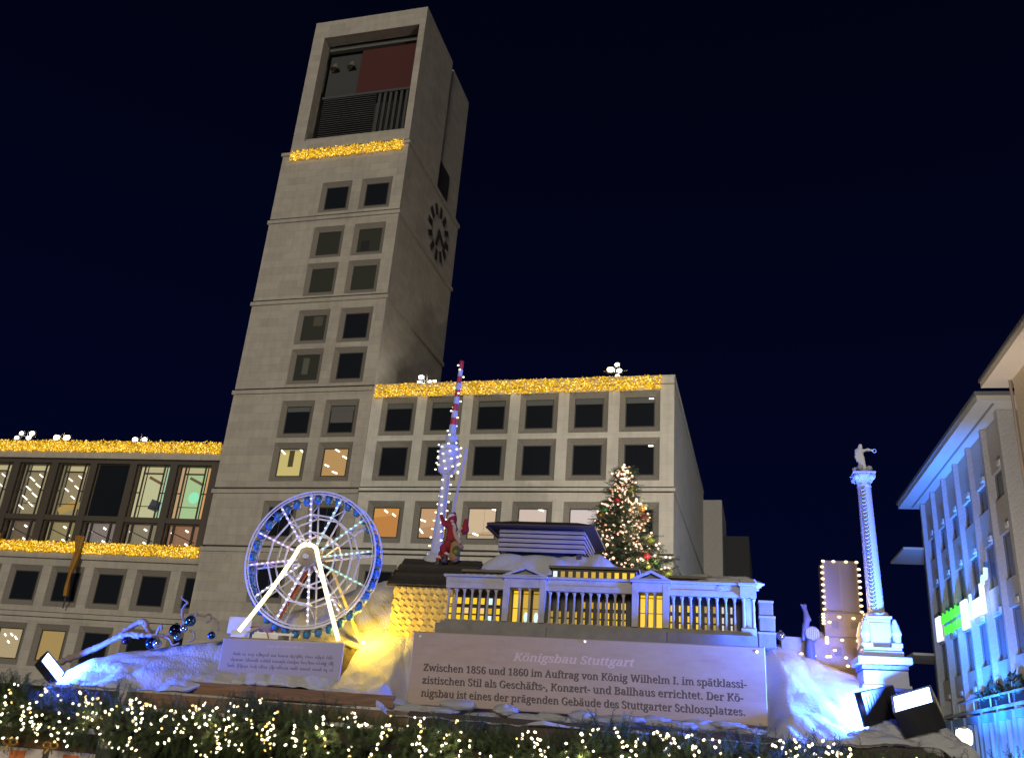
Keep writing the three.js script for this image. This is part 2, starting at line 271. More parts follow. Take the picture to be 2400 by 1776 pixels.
{ // left wing: glazed hall over a balcony, two rows of windows below
  const P = (n, g, m, l) => lwPlace(part(n, g, m, hall, l));
  const rows = [4.72, 8.72], X0 = -3.42, dx = 3.38, holes = [];
  for (const y of rows) for (let k = -1; k < 7; k++) { const x = X0 - k * dx; if (x < -0.4 + 2.6) holes.push([x - WIN.w / 2, x + WIN.w / 2, y, y + WIN.h]); }
  P('wall', wall(-26, 3, 0, 7.95, holes.filter((h) => h[2] < 7), 0.45), towerStone);
  P('wall', wall(-26, 3, 8.35, 12.05, holes.filter((h) => h[2] > 7), 0.45), towerStone);
  P('cornice', boxes(-26, 3, 8.0, 8.3, -1, 0.1), towerStone);
  P('joint', boxes(-26, 3, 7.94, 8.36, -1, -0.1), mat.shadowGap);
  P('cornice', boxes(-26, 3, 12.05, 12.4, -2, 0.22), towerStone);
  P('balcony_wall', boxes(-26, 3, 12.402, 13.2, -0.2, 0.12), towerStone);
  P('floor_slab', boxes(-26, 3, 12.2, 12.38, -8, -0.3), towerStone);
  P('rear_wall', boxes(-26, 3, 0, 20.6, -12, -5.2), std(0.2, 0.17, 0.13, 0.9));
  P('cornice', boxes(-26, 3, 19.5, 20.0, -12, 0.25), towerStone);
  P('roof', boxes(-26, 3, 20.002, 20.75, -12, 0.1), towerStone);
  P('lintel', boxes(-26, 3, 19.18, 19.5, -0.5, 0.0), mat.bronze);
  // posts and transom of the glazing
  for (let k = -1; k < 7; k++) P('post', boxes(-0.71 - k * 3.29, -0.15 - k * 3.29, 13.2, 19.18, -0.7, 0.02), mat.bronze);
  P('transom', boxes(-26, 3, 14.86, 15.24, -0.5, -0.02), mat.bronze);
  const tones = [ // glow of each bay from the right: upper left, middle, right lights; lower light
    null,
    { up: [[0.50, 0.34, 0.17], [0.38, 0.55, 0.27], [0.66, 0.34, 0.12]], low: [0.26, 0.13, 0.065] },
    { up: [[0.55, 0.48, 0.26], [0.52, 0.52, 0.28], [0.36, 0.60, 0.42]], low: [0.22, 0.18, 0.11] },
    { up: null, low: [0.2, 0.16, 0.14] },
    { up: [[0.16, 0.13, 0.07], [0.27, 0.21, 0.105], [0.17, 0.14, 0.085]], low: [0.26, 0.21, 0.09], strip: 1 },
    { up: [[0.15, 0.12, 0.07], [0.25, 0.2, 0.10], [0.17, 0.14, 0.085]], low: [0.12, 0.085, 0.05], strip: 2 },
    { up: [[0.15, 0.12, 0.07], [0.24, 0.2, 0.11], [0.17, 0.14, 0.085]], low: [0.1, 0.07, 0.05], strip: 2 },
  ];
  for (let k = 1; k < 7; k++) {
    const t = tones[k]; const xr = -0.78 - (k - 1) * 3.29, xl = xr - 2.58, xm = (xl + xr) / 2; // clear opening between posts
    const w = P('window', ring(2.7, 4.06, 0.1, 0.12, 15.16).translate(xm, 0, -0.25), mat.bronze);
    const w2 = P('window', ring(2.7, 1.62, 0.09, 0.12, 13.25).translate(xm, 0, -0.25), mat.bronze);
    if (!t) continue;
    if (!t.up) part('pane', box(2.55, 3.9, 0.02, xm, 17.19, -0.27), mat.darkPane, w);
    else {
      for (const x of [xl + 0.5, xr - 0.5]) { part('mullion', box(0.09, 3.9, 0.1, x, 17.19, -0.26), mat.darkFrame, w); part('glazing_bar', box(0.46, 0.07, 0.1, x < xm ? xl + 0.24 : xr - 0.24, 17.1, -0.26), mat.darkFrame, w); }
      part('glazing_bar', box(1.44, 0.1, 0.1, xm, 18.55, -0.26), mat.darkFrame, w);
      part('glazing_bar', box(1.44, 0.04, 0.1, xm, 16.1, -0.26), mat.darkFrame, w);
      part('pane', box(2.5, 3.9, 0.015, xm, 17.19, -0.3), mat.glass, w);
      [[xl + 0.22, 0.48], [xm, 1.44], [xr - 0.22, 0.48]].forEach(([x, ww], j) => part('window_glow', box(ww, 3.9, 0.02, x, 17.19, -0.62), glowMat(t.up[j]), w));
      part('window_glow', box(1.4, 0.42, 0.02, xm, 18.85, -0.585), glowMat([0.5, 0.43, 0.22]), w);
      if (t.strip) for (let j = 0; j < (t.strip === 2 ? 8 : 5); j++) { const q = Math.floor(j / 2), y = 18.25 - q * (t.strip === 2 ? 0.72 : 0.78) - (j % 2) * 0.22; part('ceiling_lamp', new THREE.BoxGeometry(t.strip === 2 ? 0.58 : 0.42, 0.065, 0.03).rotateZ(-0.55), mat.lampWhite, w).position.set(xm + (j % 2 ? -0.42 : 0.35) - q * 0.1, y, -0.55); }
      else { // slanting soffits seen through the two bright bays
        part('room_wall', new THREE.BoxGeometry(1.3, 0.2, 0.02).rotateZ(-0.42).translate(xm + 0.1, 18.1, -0.56), std(0.3, 0.18, 0.1), w);
        if (k === 2) part('room_wall', new THREE.BoxGeometry(0.85, 0.75, 0.02).rotateZ(-0.3).translate(xm + 0.42, 16.25, -0.555), std(0.1, 0.11, 0.16), w);
        if (k === 1) part('window_glow', new THREE.CylinderGeometry(0.42, 0.42, 0.02, 20).rotateX(Math.PI / 2).translate(xm + 0.1, 16.9, -0.57), glowMat([0.30, 0.85, 0.5]), w);
      }
      if (t.strip === 1) part('curtain', new THREE.CylinderGeometry(0.36, 0.30, 1.4, 18).rotateZ(-1.15).translate(xm - 0.05, 15.95, -0.7), glowMat([0.42, 0.27, 0.07]), w);
    }
    part('pane', box(2.5, 1.5, 0.015, xm, 14.06, -0.3), mat.glass, w2);
    part('window_glow', box(2.5, 1.5, 0.02, xm, 14.06, -0.62), glowMat(t.low), w2);
    for (const x of [xl + 0.55, xr - 0.5]) part('mullion', box(0.16, 1.5, 0.12, x, 14.06, -0.27), mat.darkFrame, w2);
    part('room_wall', new THREE.BoxGeometry(1.9, 0.06, 0.04).rotateZ(-0.35).translate(xm, 13.95, -0.56), std(0.03, 0.025, 0.02), w2);
    for (const [a, b] of [[0.15, 14.45], [k === 4 ? 0.6 : -0.95, k === 4 ? 13.9 : 14.25], [0.3, 13.5]]) part('ceiling_lamp', new THREE.BoxGeometry(0.26, 0.1, 0.03).rotateZ(-0.45), mat.lampWhite, w2).position.set(xm + a, b, -0.56);
  }
  rows.forEach((y, r) => { for (let k = -1; k < 7; k++) { const x = X0 - k * dx; const o = { place: true }; if (r === 0 && k >= 2) o.lit = k === 2 ? [0.36, 0.24, 0.075] : k === 3 ? [0.42, 0.32, 0.17] : [0.42, 0.32, 0.13]; if (r === 0 && k === 3) o.lamps = [[0, 2.0, 0.26, -0.6], [0.4, 1.8, 0.3, -0.7], [-0.1, 1.5, 0.22, -0.6], [-0.5, 1.95, 0.2, -0.7]]; if (r === 0 && k >= 4) o.patches = [[-0.62, 1.4, 0.5, 1.9, [0.3, 0.25, 0.15]], [0.55, 1.4, 0.3, 1.9, [0.35, 0.27, 0.13]]]; window_(x, y, mat.surround, o); } });
}

// ---------------------------------------------------------------- light curtains along the roof edges
const ledGeo = new THREE.OctahedronGeometry(0.06, 0);
const ledMat = new THREE.MeshBasicMaterial({ color: 0xffffff });
function curtain(label, len, h, per, pos, turn, lump) {
  const t = thing('light_curtain', label, 'light curtain', pos, turn, 'golden light curtains on the town hall');
  const n = Math.ceil(len / 4.4), w = len / n;
  for (let s = 0; s < n; s++) {
    const ms = [], cs = [], N = Math.round(per * w * 1.45);
    for (let i = 0; i < N; i++) {
      const x = s * w + rnd() * w, d = 0.92 + 0.06 * Math.sin(x * 5.3) + lump * Math.sin(x * 1.9) * 0.07, y = -Math.pow(rnd(), 0.8) * h * Math.min(1, d + 0.1 * rnd());
      const up = rnd() < 0.08 ? rnd() * 0.12 : 0;
      ms.push(M4(x, y + up, rr(-0.06, 0.12), new THREE.Quaternion().setFromEuler(new THREE.Euler(rnd() * 3, rnd() * 3, 0)), rr(0.6, 1.15)));
      const b = rnd(); const k = b < 0.14 ? 2.0 : b < 0.6 ? 1.15 : 0.5; cs.push(C(1.0 * k, (b < 0.14 ? 0.62 : 0.54) * k, (b < 0.14 ? 0.14 : 0.018) * k));
    }
    const im = copies('light_bulbs', ledGeo, ledMat, ms, t, cs); im.position.x = 0;
    part('wire', tube([[s * w, 0, 0.02], [s * w + w / 2, -0.02, 0.05], [s * w + w, 0, 0.02]], 0.012, 12, 4), mat.darkFrame, t);
  }
  const l = new THREE.RectAreaLight(C(1, 0.55, 0.06), 0.35, len, h * 0.8); l.position.set(len / 2, -h / 2, 0.2); t.add(l);
  return t;
}
curtain('golden light curtain below the belfry near the tower top', 10.0, 0.95, 130, hallAt(-10.75, 46.15, 0.16), HALL, 0);
curtain('golden light curtain along the roof edge of the right wing', 20.0, 1.0, 115, hallAt(-0.1, 24.95, 0.16), HALL, 1);
const lw = (x, y, z) => { const c = Math.cos(LW), s = Math.sin(LW); return hallAt(LWX + c * x + s * z, y, LWZ - s * x + c * z); };
curtain('golden light curtain along the roof edge of the left wing', 22.0, 0.88, 150, lw(-22.1, 20.85, 0.3), HALL + LW, 0);
curtain('golden light curtain on the balcony between the flag and the tower', 9.0, 0.8, 140, lw(-9.2, 13.25, 0.26), HALL + LW, 0.3);
curtain('golden light curtain on the balcony left of the furled flag', 6.4, 0.8, 140, lw(-16.1, 13.25, 0.26), HALL + LW, 0);
// ---------------------------------------------------------------- roof floodlights and flags of the town hall
function roofLamp(label, pos, turn, heads) {
  const t = thing('roof_floodlight', label, 'floodlight', pos, turn, 'floodlights on the town hall roof');
  part('mast', [rod([0, -1.2, 0], [0, 0.45, 0], 0.05), bar([-0.8, 0, 0], [0.8, 0, 0], 0.08, 0.08)], mat.darkFrame, t);
  for (const [x, y, s, warm] of heads) {
    part('lamp_housing', rbox(0.5 * s, 0.36 * s, 0.22, 0.04, x, y, 0.05), mat.darkFrame, t);
    part('lamp_face', new THREE.CylinderGeometry(0.17 * s, 0.17 * s, 0.03, 20).rotateX(Math.PI / 2).scale(1.15, 0.9, 1).translate(x, y, 0.18), warm ? glow(9, 7.6, 4.2) : glow(8, 7.8, 7.4), t);
  }
  const l = new THREE.PointLight(heads[0][3] ? C(1, 0.85, 0.5) : C(1, 0.95, 0.88), 14); l.position.set(0, 0, 0.8); t.add(l);
}
roofLamp('four white floodlight heads at the left end of the left wing roof', lw(-17.4, 21.5, -0.8), HALL + LW, [[-0.45, 0.2, 0.9], [0.5, 0.2, 1.1], [-0.75, -0.18, 0.9], [0.3, -0.18, 1]]);
roofLamp('pair of yellowish floodlight heads on the left wing roof', lw(-14.2, 21.38, -0.8), HALL + LW, [[-0.45, 0, 1.3, 1], [0.45, 0, 1.3, 1]]);
roofLamp('pair of small floodlight heads on the left wing roof beside the tower', lw(-7.5, 21.3, -0.8), HALL + LW, [[-0.4, 0, 1], [0.42, 0, 1]]);
roofLamp('cluster of small floodlights on the right wing roof beside the tower', hallAt(3.3, 25.5, -0.8), HALL, [[-0.4, 0.22, 1.0], [-0.5, -0.16, 0.7], [0.3, -0.16, 0.7], [0.66, -0.12, 0.6]]);
roofLamp('bright floodlight with a bracket near the right end of the right wing roof', hallAt(16.7, 25.75, -0.8), HALL, [[-0.28, 0.05, 1.2, 1], [0.3, -0.04, 0.9], [0.15, 0.4, 0.8], [0.2, -0.42, 0.7]]);
const orangeCloth = std(0.36, 0.17, 0.025, 0.85, { map: speck });
function flag(label, x, len, spread) {
  const t = thing('furled_flag', label, 'flag', lw(x, 13.3, 0.34), HALL + LW, 'furled flags on the balcony of the town hall');
  part('pole', rod([-0.05, -4.7, 0.05], [0.1, 0.35, 0.3], 0.05, 0.045), mat.darkFrame, t);
  const g = new THREE.CylinderGeometry(0.2, 0.13, len, 18, 30, true), p = g.attributes.position;
  for (let i = 0; i < p.count; i++) { const y = p.getY(i), a = Math.atan2(p.getZ(i), p.getX(i)), k = 1 + 0.32 * Math.sin(a * 5 + y * 0.8) + 0.25 * Math.sin(y * 3.1 + 1); p.setX(i, p.getX(i) * k * (y > len / 2 - 0.9 ? 1.25 : 0.85) + 0.07 * Math.sin(y * 1.7)); p.setZ(i, p.getZ(i) * k); }
  g.computeVertexNormals(); g.translate(0.02 + spread, -len / 2 + 0.3, 0.24);
  part('cloth', g, orangeCloth, t);
}
flag('orange flag hanging furled between the two balcony light curtains', -9.45, 4.2, 0);
flag('orange flag hanging furled at the left end of the balcony', -16.3, 1.6, 0);

// ---------------------------------------------------------------- buildings on the right, own axes: z along the street front, -x out of it
const RB = -13.4 * rad;
const rbAt = (x, y, z) => { const c = Math.cos(RB), s = Math.sin(RB); return [25.1 + c * x + s * z, y, -42.76 - s * x + c * z]; };
const plaster = std(0.42, 0.4, 0.37, 0.9, { map: speck }), finMat = std(0.52, 0.51, 0.5, 0.85, { map: speck }), cream = std(0.62, 0.55, 0.44, 0.85, { map: speck });
{
  const b = thing('office_building', 'modern building with tall fins and wide flat eaves behind the column, washed blue', 'building', rbAt(0, 0, 0), RB);
  part('wall', boxes(0.95, 16, 0, 20, -19.4, 0.05), plaster, b);
  part('roof', boxes(-1.2, 17, 20.002, 20.42, -20, 1.35), std(0.62, 0.6, 0.55, 0.8), b);
  part('roof_edge', boxes(-1.28, 17.05, 20.3, 20.5, -20.1, 1.42), std(0.2, 0.2, 0.2, 0.7), b);
  part('soffit_strip', boxes(-0.42, -0.3, 19.97, 20.0, -19.5, 1.0), std(0.25, 0.24, 0.22, 0.8), b);
  for (let k = 0; k < 7; k++) part('fin', rbox(0.95, k ? 20 - 0.02 : 19.98, k ? 0.3 : 0.5, 0.02, 0.475, 9.99, -k * 3.11 - (k ? 0 : 0.1)), finMat, b);
  for (let k = 0; k < 6; k++) {
    const z0 = -k * 3.11 - 2.9, z1 = -k * 3.11 - 0.42, zm = (z0 + z1) / 2;
    for (const [lo, hi] of [[17.35, 19.95], [14.1, 15.9], [10.4, 11.8], [6.9, 8.1]]) {
      part('spandrel', boxes(0.27, 0.9, lo, hi, z0 - 0.02, z1 + 0.12), cream, b);
      part('awning_box', rbox(0.24, 0.26, 0.5, 0.03, 0.16, lo + 0.12, z1 - 0.5), std(0.7, 0.68, 0.62, 0.5), b);
    }
    for (const [lo, hi] of [[15.92, 17.33], [11.82, 14.08], [8.12, 10.38]]) {
      const w = part('window', merge([boxes(0.42, 0.52, lo, lo + 0.08, z0, z1), boxes(0.42, 0.52, hi - 0.08, hi, z0, z1), boxes(0.41, 0.51, lo, hi, z0, z0 + 0.1), boxes(0.41, 0.51, lo, hi, zm - 0.05, zm + 0.05), boxes(0.41, 0.51, lo, hi, z1 - 0.1, z1)]), std(0.16, 0.16, 0.17, 0.6), b);
      part('pane', boxes(0.47, 0.49, lo + 0.08, hi - 0.08, z0 + 0.1, z1 - 0.1), new THREE.MeshPhysicalMaterial({ color: C(0.07, 0.07, 0.075), roughness: 0.15 }), w);
    }
    // shop window with blue frame and one lit strip of glass
    const s = part('shop_window', merge([boxes(-0.1, 0.4, 5.2, 5.6, z0 - 0.02, z1 + 0.1), boxes(-0.1, 0.4, 0, 5.19, z0, z0 + 0.3), boxes(-0.1, 0.4, 0, 5.19, z1 - 0.24, z1 + 0.06), boxes(0.05, 0.38, 0, 5.19, zm - 0.5, zm - 0.25)]), std(0.28, 0.42, 0.6, 0.5), b);
    part('pane', boxes(0.3, 0.32, 0, 5.2, z0 + 0.3, z1 - 0.24), mat.darkPane, s);
    part('window_glow', boxes(0.24, 0.28, 0, 4.95, zm - 0.1, zm + 0.45), glow(...(k % 2 ? [0.6, 0.55, 0.75] : [0.62, 0.82, 0.78])), s);
  }
  part('balcony_slab', boxes(-0.05, 0.9, 5.75, 5.9, -19.3, 0.1), finMat, b);
  part('railing', merge([boxes(-0.16, -0.08, 6.35, 6.44, -13.5, 0.1), ...[...Array(5)].map((_, k) => boxes(-0.15, -0.09, 5.9, 6.35, -13.4 + k * 3.3, -13.34 + k * 3.3))]), std(0.5, 0.55, 0.6, 0.5), b);
  for (const [y, d] of [[16.95, 0], [9.8, 0]]) part('balcony', boxes(-1.2, 1.5, y, y + 0.16, -24.5, -19.42), std(0.6, 0.52, 0.42, 0.85), b);
  part('rear_wall', boxes(1.5, 12, 0, 19.9, -26, -19.41), plaster, b);
  // front towards the square
  for (const y of [15.6, 11.6, 7.6]) { const w = part('window', ring(2.4, 2.6, 0.12, 0.1, y).translate(2.6, 0, 0.1), std(0.5, 0.5, 0.5, 0.6), b); part('pane', box(2.2, 2.4, 0.02, 2.6, y + 1.3, 0.08), mat.darkPane, w); }
  // blue wall washers on the canopy below the frame of the photograph
  for (const [z, e] of [[-0.6, 1100], [-3.4, 1600], [-6.6, 1600]]) {
    part('lamp_housing', rbox(0.24, 0.2, 0.5, 0.03, -2.4, 2.7, z), mat.darkFrame, b);
    part('lamp_face', rbox(0.16, 0.02, 0.42, 0.005, -2.4, 2.815, z), glow(0.3, 1.2, 4), b);
    const l = new THREE.SpotLight(C(0.015, 0.17, 1.0), e, 0, 0.52, 0.8); part('lamp_post', rod([-2.4, 0, z], [-2.4, 2.6, z], 0.04), mat.darkFrame, b); l.position.set(-2.4, 2.86, z); l.target.position.set(0.3, 9.3, z - 4.6); const pl = new THREE.PointLight(C(0.02, 0.26, 1), 22); pl.position.set(-1.1, 3.1, z); b.add(pl); l.shadow.radius = 8; l.castShadow = true; b.add(l, l.target);
  }
}
{ // washer for the eave
  const b = scene.getObjectByName('office_building'), l = new THREE.SpotLight(C(0.02, 0.21, 1), 1300, 0, 0.36, 1); l.position.set(-2.4, 3.1, -6.9); l.target.position.set(-0.7, 20, -7.2); l.shadow.radius = 8; b.add(l, l.target);
  part('lamp_housing', rbox(0.24, 0.2, 0.4, 0.03, -2.4, 2.94, -6.9), mat.darkFrame, b); part('lamp_face', rbox(0.16, 0.02, 0.3, 0.005, -2.4, 3.055, -6.9), glow(0.3, 1.2, 4), b);
}
{ // sign letters in two lines of small green and one line of large white characters, too far and blurred to read
  const s = thing('shop_sign', 'illuminated sign with green and white letters on the finned building', 'sign', rbAt(-0.16, 0, 0), RB);
  const white = glow(1.15, 1.3, 1.3), cyan = glow(0.75, 1.2, 1.25), green = glow(0.10, 1.0, 0.015);
  part('sign_panel', rbox(0.16, 1.5, 1.2, 0.05, 0, 11.1, -16.1), white, s);
  part('sign_panel', rbox(0.16, 1.62, 1.25, 0.05, 0, 11.05, -9.6), white, s);
  for (let i = 0; i < 13; i++) { const z = -15.1 + i * 0.36; part('sign_letter', rbox(0.1, 0.5 + (i % 3 === 1 ? 0.18 : 0), 0.24, 0.03, 0, 11.5 + (i % 3 === 1 ? 0.06 : 0), z), green, s); if (i > 0) part('sign_letter', rbox(0.1, 0.52, 0.24, 0.03, 0, 10.78 - (i === 6 ? 0.1 : 0), z + 0.22), green, s); }
  for (let i = 0; i < 8; i++) part('sign_letter', rbox(0.1, 0.95 + (i === 1 ? 0.5 : 0) + (i > 5 ? 0.7 : 0), 0.36, 0.05, 0, 11.05 + (i === 1 ? 0.2 : 0) + (i > 5 ? 0.3 : 0), -8.55 + i * 0.44), i < 2 ? cyan : white, s);
  part('sign_letter', tube([[0, 12.05, -5.4], [0, 12.4, -5.2], [0, 12.25, -4.8], [0, 12.75, -4.55]], 0.12, 20, 8), cyan, s);
  const l = new THREE.PointLight(C(0.4, 1, 0.7), 6); l.position.set(-0.7, 11, -11); s.add(l);
}
{ // next building towards the camera, only its eave and the edge of its front show
  const b = thing('corner_building', 'warm lit building with overhanging eave at the right edge', 'building', rbAt(0, 0, 3.2), RB);
  const tan = std(0.74, 0.60, 0.42, 0.85, { map: speck });
  part('wall', boxes(0, 14, 0, 20.4, 0, 24), tan, b);
  part('roof', boxes(-1.15, 15, 20.402, 20.75, -1.1, 25), std(0.8, 0.68, 0.52, 0.85), b);
  part('roof_edge', boxes(-1.22, 15, 20.7, 20.86, -1.18, 25), std(0.15, 0.14, 0.13, 0.8), b);
  for (let k = 0; k < 3; k++) for (const y of [15.6, 11.2, 6.8]) { const w = part('window', merge([boxes(-0.06, 0.02, y, y + 0.12, 1.3 + k * 4, 3.5 + k * 4), boxes(-0.06, 0.02, y + 2.9, y + 3, 1.3 + k * 4, 3.5 + k * 4), boxes(-0.055, 0.02, y, y + 3, 1.2 + k * 4, 1.32 + k * 4), boxes(-0.055, 0.02, y, y + 3, 3.48 + k * 4, 3.6 + k * 4)]), std(0.3, 0.25, 0.2, 0.6), b); part('pane', boxes(-0.02, -0.005, y + 0.12, y + 2.9, 1.32 + k * 4, 3.48 + k * 4), mat.darkPane, w); }
  part('downpipe', rod([-0.1, 0, -0.12], [-0.1, 20.4, -0.12], 0.07), std(0.35, 0.27, 0.2, 0.6), b);
}
{ // climbing greenery on the balcony of the finned building
  const t = thing('balcony_plants', 'dark green plants along the railing of the finned building', 'plants', rbAt(0.12, 6.0, 0), RB);
  const leaf = new THREE.PlaneGeometry(0.1, 0.3), ms = [];
  for (let i = 0; i < 900; i++) { const z = -9.6 + Math.pow(rnd(), 0.8) * 8.4; ms.push(M4(rr(-0.22, 0.3), 0.3 + rnd() * (0.55 + 0.4 * Math.sin(z * 1.7)), z, new THREE.Quaternion().setFromEuler(new THREE.Euler(rnd() * 6, rnd() * 6, rnd() * 6)), rr(0.6, 1.4))); }
  copies('leaves', leaf, std(0.045, 0.07, 0.04, 0.8, { side: THREE.DoubleSide }), ms, t);
  part('planter', boxes(-0.12, 0.25, -0.1, 0.3, -9.8, -1), mat.darkFrame, t);
}
{ // lit lantern by the street
  const t = thing('street_lantern', 'glowing cream lantern in front of the blue shop windows', 'lantern', [13.53, 0, -26.77], 0);
  part('post', lathe([[0.16, 0], [0.09, 0.4], [0.06, 2.9], [0.1, 2.98]], 12), mat.darkFrame, t);
  part('lamp_glass', lathe([[0.13, 3.0], [0.21, 3.08], [0.235, 3.28], [0.21, 3.42], [0.05, 3.45]], 8), glow(2.4, 2.1, 1.5), t);
  part('lamp_roof', lathe([[0.13, 3.44], [0.07, 3.5], [0, 3.52]], 8), std(0.6, 0.55, 0.42, 0.6), t);
  const l = new THREE.PointLight(C(1, 0.9, 0.8), 820); l.position.set(0, 3.25, 0); t.add(l);
}

// ---------------------------------------------------------------- big Christmas tree on the square
{
  const t = thing('christmas_tree', 'tall fir tree hung with warm lights and red, gold and green baubles', 'christmas tree', [5.78, 0, -41.6], 0.3);
  const top = 15.0;
  part('trunk', lathe([[0.26, 0], [0.2, 4], [0.1, 10], [0.015, top]], 10), std(0.07, 0.045, 0.03, 0.95), t);
  // spray of needles
  const q = [], sp = [];
  for (let i = 0; i < 26; i++) { const x = (i / 26) * 0.62, l = 0.17 * (1 - 0.45 * i / 26), a = i * 2.4, u = V(0.6, Math.sin(a), Math.cos(a)).normalize().multiplyScalar(l), v = V(0, Math.cos(a), -Math.sin(a)).multiplyScalar(0.018); sp.push(x - v.x, -v.y, -v.z, x + v.x, v.y, v.z, x + u.x, u.y, u.z); }
  const g = new THREE.BufferGeometry(); g.setAttribute('position', new THREE.BufferAttribute(new Float32Array(sp), 3)); g.computeVertexNormals();
  const ms = [], limbs = [], tips = [], tints = [];
  for (let y = 1.6; y < top - 0.15; y += 0.2 + 0.012 * (top - y)) {
    const R = 0.345 * (top - y) + 0.08, n = Math.max(4, Math.round(5 + R * 2.4)), a0 = rnd() * 6.28;
    for (let k = 0; k < n; k++) {
      const a = a0 + k / n * 6.28 + rr(-0.2, 0.2), len = R * rr(0.5, 1.3), droop = rr(0.0, 0.22), ca = Math.cos(a), sa = Math.sin(a);
      const P = (s) => V(ca * len * s, y + len * (-droop * s + 0.28 * s * s), sa * len * s);
      if (y > 7) limbs.push(rod(P(0).toArray(), P(1).toArray(), 0.02 + 0.01 * R, 0.008, 4));
      tips.push([P(0.97), P(0.75), P(0.5)]);
      const m = Math.ceil(len * (y > 8.5 ? 16 : 8));
      for (let j = 0; j < m; j++) { const s = Math.pow((j + rnd()) / m, 0.8); const e = new THREE.Euler(rnd() * 6.28, -a + (j % 2 ? 1 : -1) * rr(0.25, 0.95), rr(-0.35, 0.25), 'YXZ'); e.set(rr(-0.6, 0.6), -a + (j % 2 ? 1 : -1) * rr(0.2, 0.9), rr(-0.4, 0.25), 'YXZ'); ms.push(M4(...P(s).toArray(), new THREE.Quaternion().setFromEuler(e), rr(0.6, 1.15))); const b = rr(0.6, 1.3); tints.push(C(b, b, b)); }
    }
  }
  part('branch', limbs, std(0.06, 0.04, 0.025, 0.95), t);
  copies('crown', g, std(0.036, 0.055, 0.028, 0.8, { side: THREE.DoubleSide }), ms, t, tints);
  const bulb = new THREE.IcosahedronGeometry(0.06, 0), bm = new THREE.MeshBasicMaterial({ color: C(2.6, 1.65, 1.15) }), bs = new THREE.MeshBasicMaterial({ color: C(1.5, 0.8, 0.42) });
  let count = 0;
  for (let i = 0; i < 2600 && count < 300; i++) { const [p, p2, p3] = tips[Math.floor(rnd() * tips.length)]; if (p.y < 9.2) continue; const s = rnd(), w = s < 0.45 ? p : s < 0.75 ? p2 : p3; if (rnd() > 0.8) continue; const b = part('bulb', bulb, rnd() < 0.6 ? bm : bs, t); b.position.copy(w).add(V(rr(-0.15, 0.15), rr(-0.1, 0.14), rr(-0.15, 0.15))); b.scale.setScalar(rr(0.7, 1.3)); count++; }
  const ms2 = []; for (let i = 0; i < 1500; i++) { const [p, p2, p3] = tips[Math.floor(rnd() * tips.length)]; const s = rnd(), w = s < 0.4 ? p : s < 0.7 ? p2 : p3; if (w.y < 8.8) continue; ms2.push(M4(w.x + rr(-0.2, 0.2), w.y + rr(-0.1, 0.15), w.z + rr(-0.2, 0.2), undefined, rr(0.75, 1.35))); }
  copies('light_bulbs', bulb, bm, ms2, t);
  const cols = [std(0.42, 0.02, 0.03, 0.25), std(0.42, 0.2, 0.03, 0.25, { metalness: 0.4 }), std(0.05, 0.2, 0.06, 0.3), std(0.2, 0.26, 0.03, 0.3), std(0.35, 0.03, 0.04, 0.3)], ball = new THREE.SphereGeometry(0.17, 12, 9);
  for (let i = 0, n = 0; i < 900 && n < 60; i++) { const [p, p2] = tips[Math.floor(rnd() * tips.length)]; if (p.y < 8.5) continue; const b = part('bauble', ball, cols[n % 5], t); b.position.copy(rnd() < 0.6 ? p : p2).add(V(0, -0.15, 0)); b.scale.setScalar(rr(0.7, 1.15)); n++; }
  for (const y of [10, 11.6, 13]) { const l = new THREE.PointLight(C(1, 0.7, 0.4), 4); l.position.set(0.5, y, 0.35 * (top - y) + 0.5); t.add(l); }
}
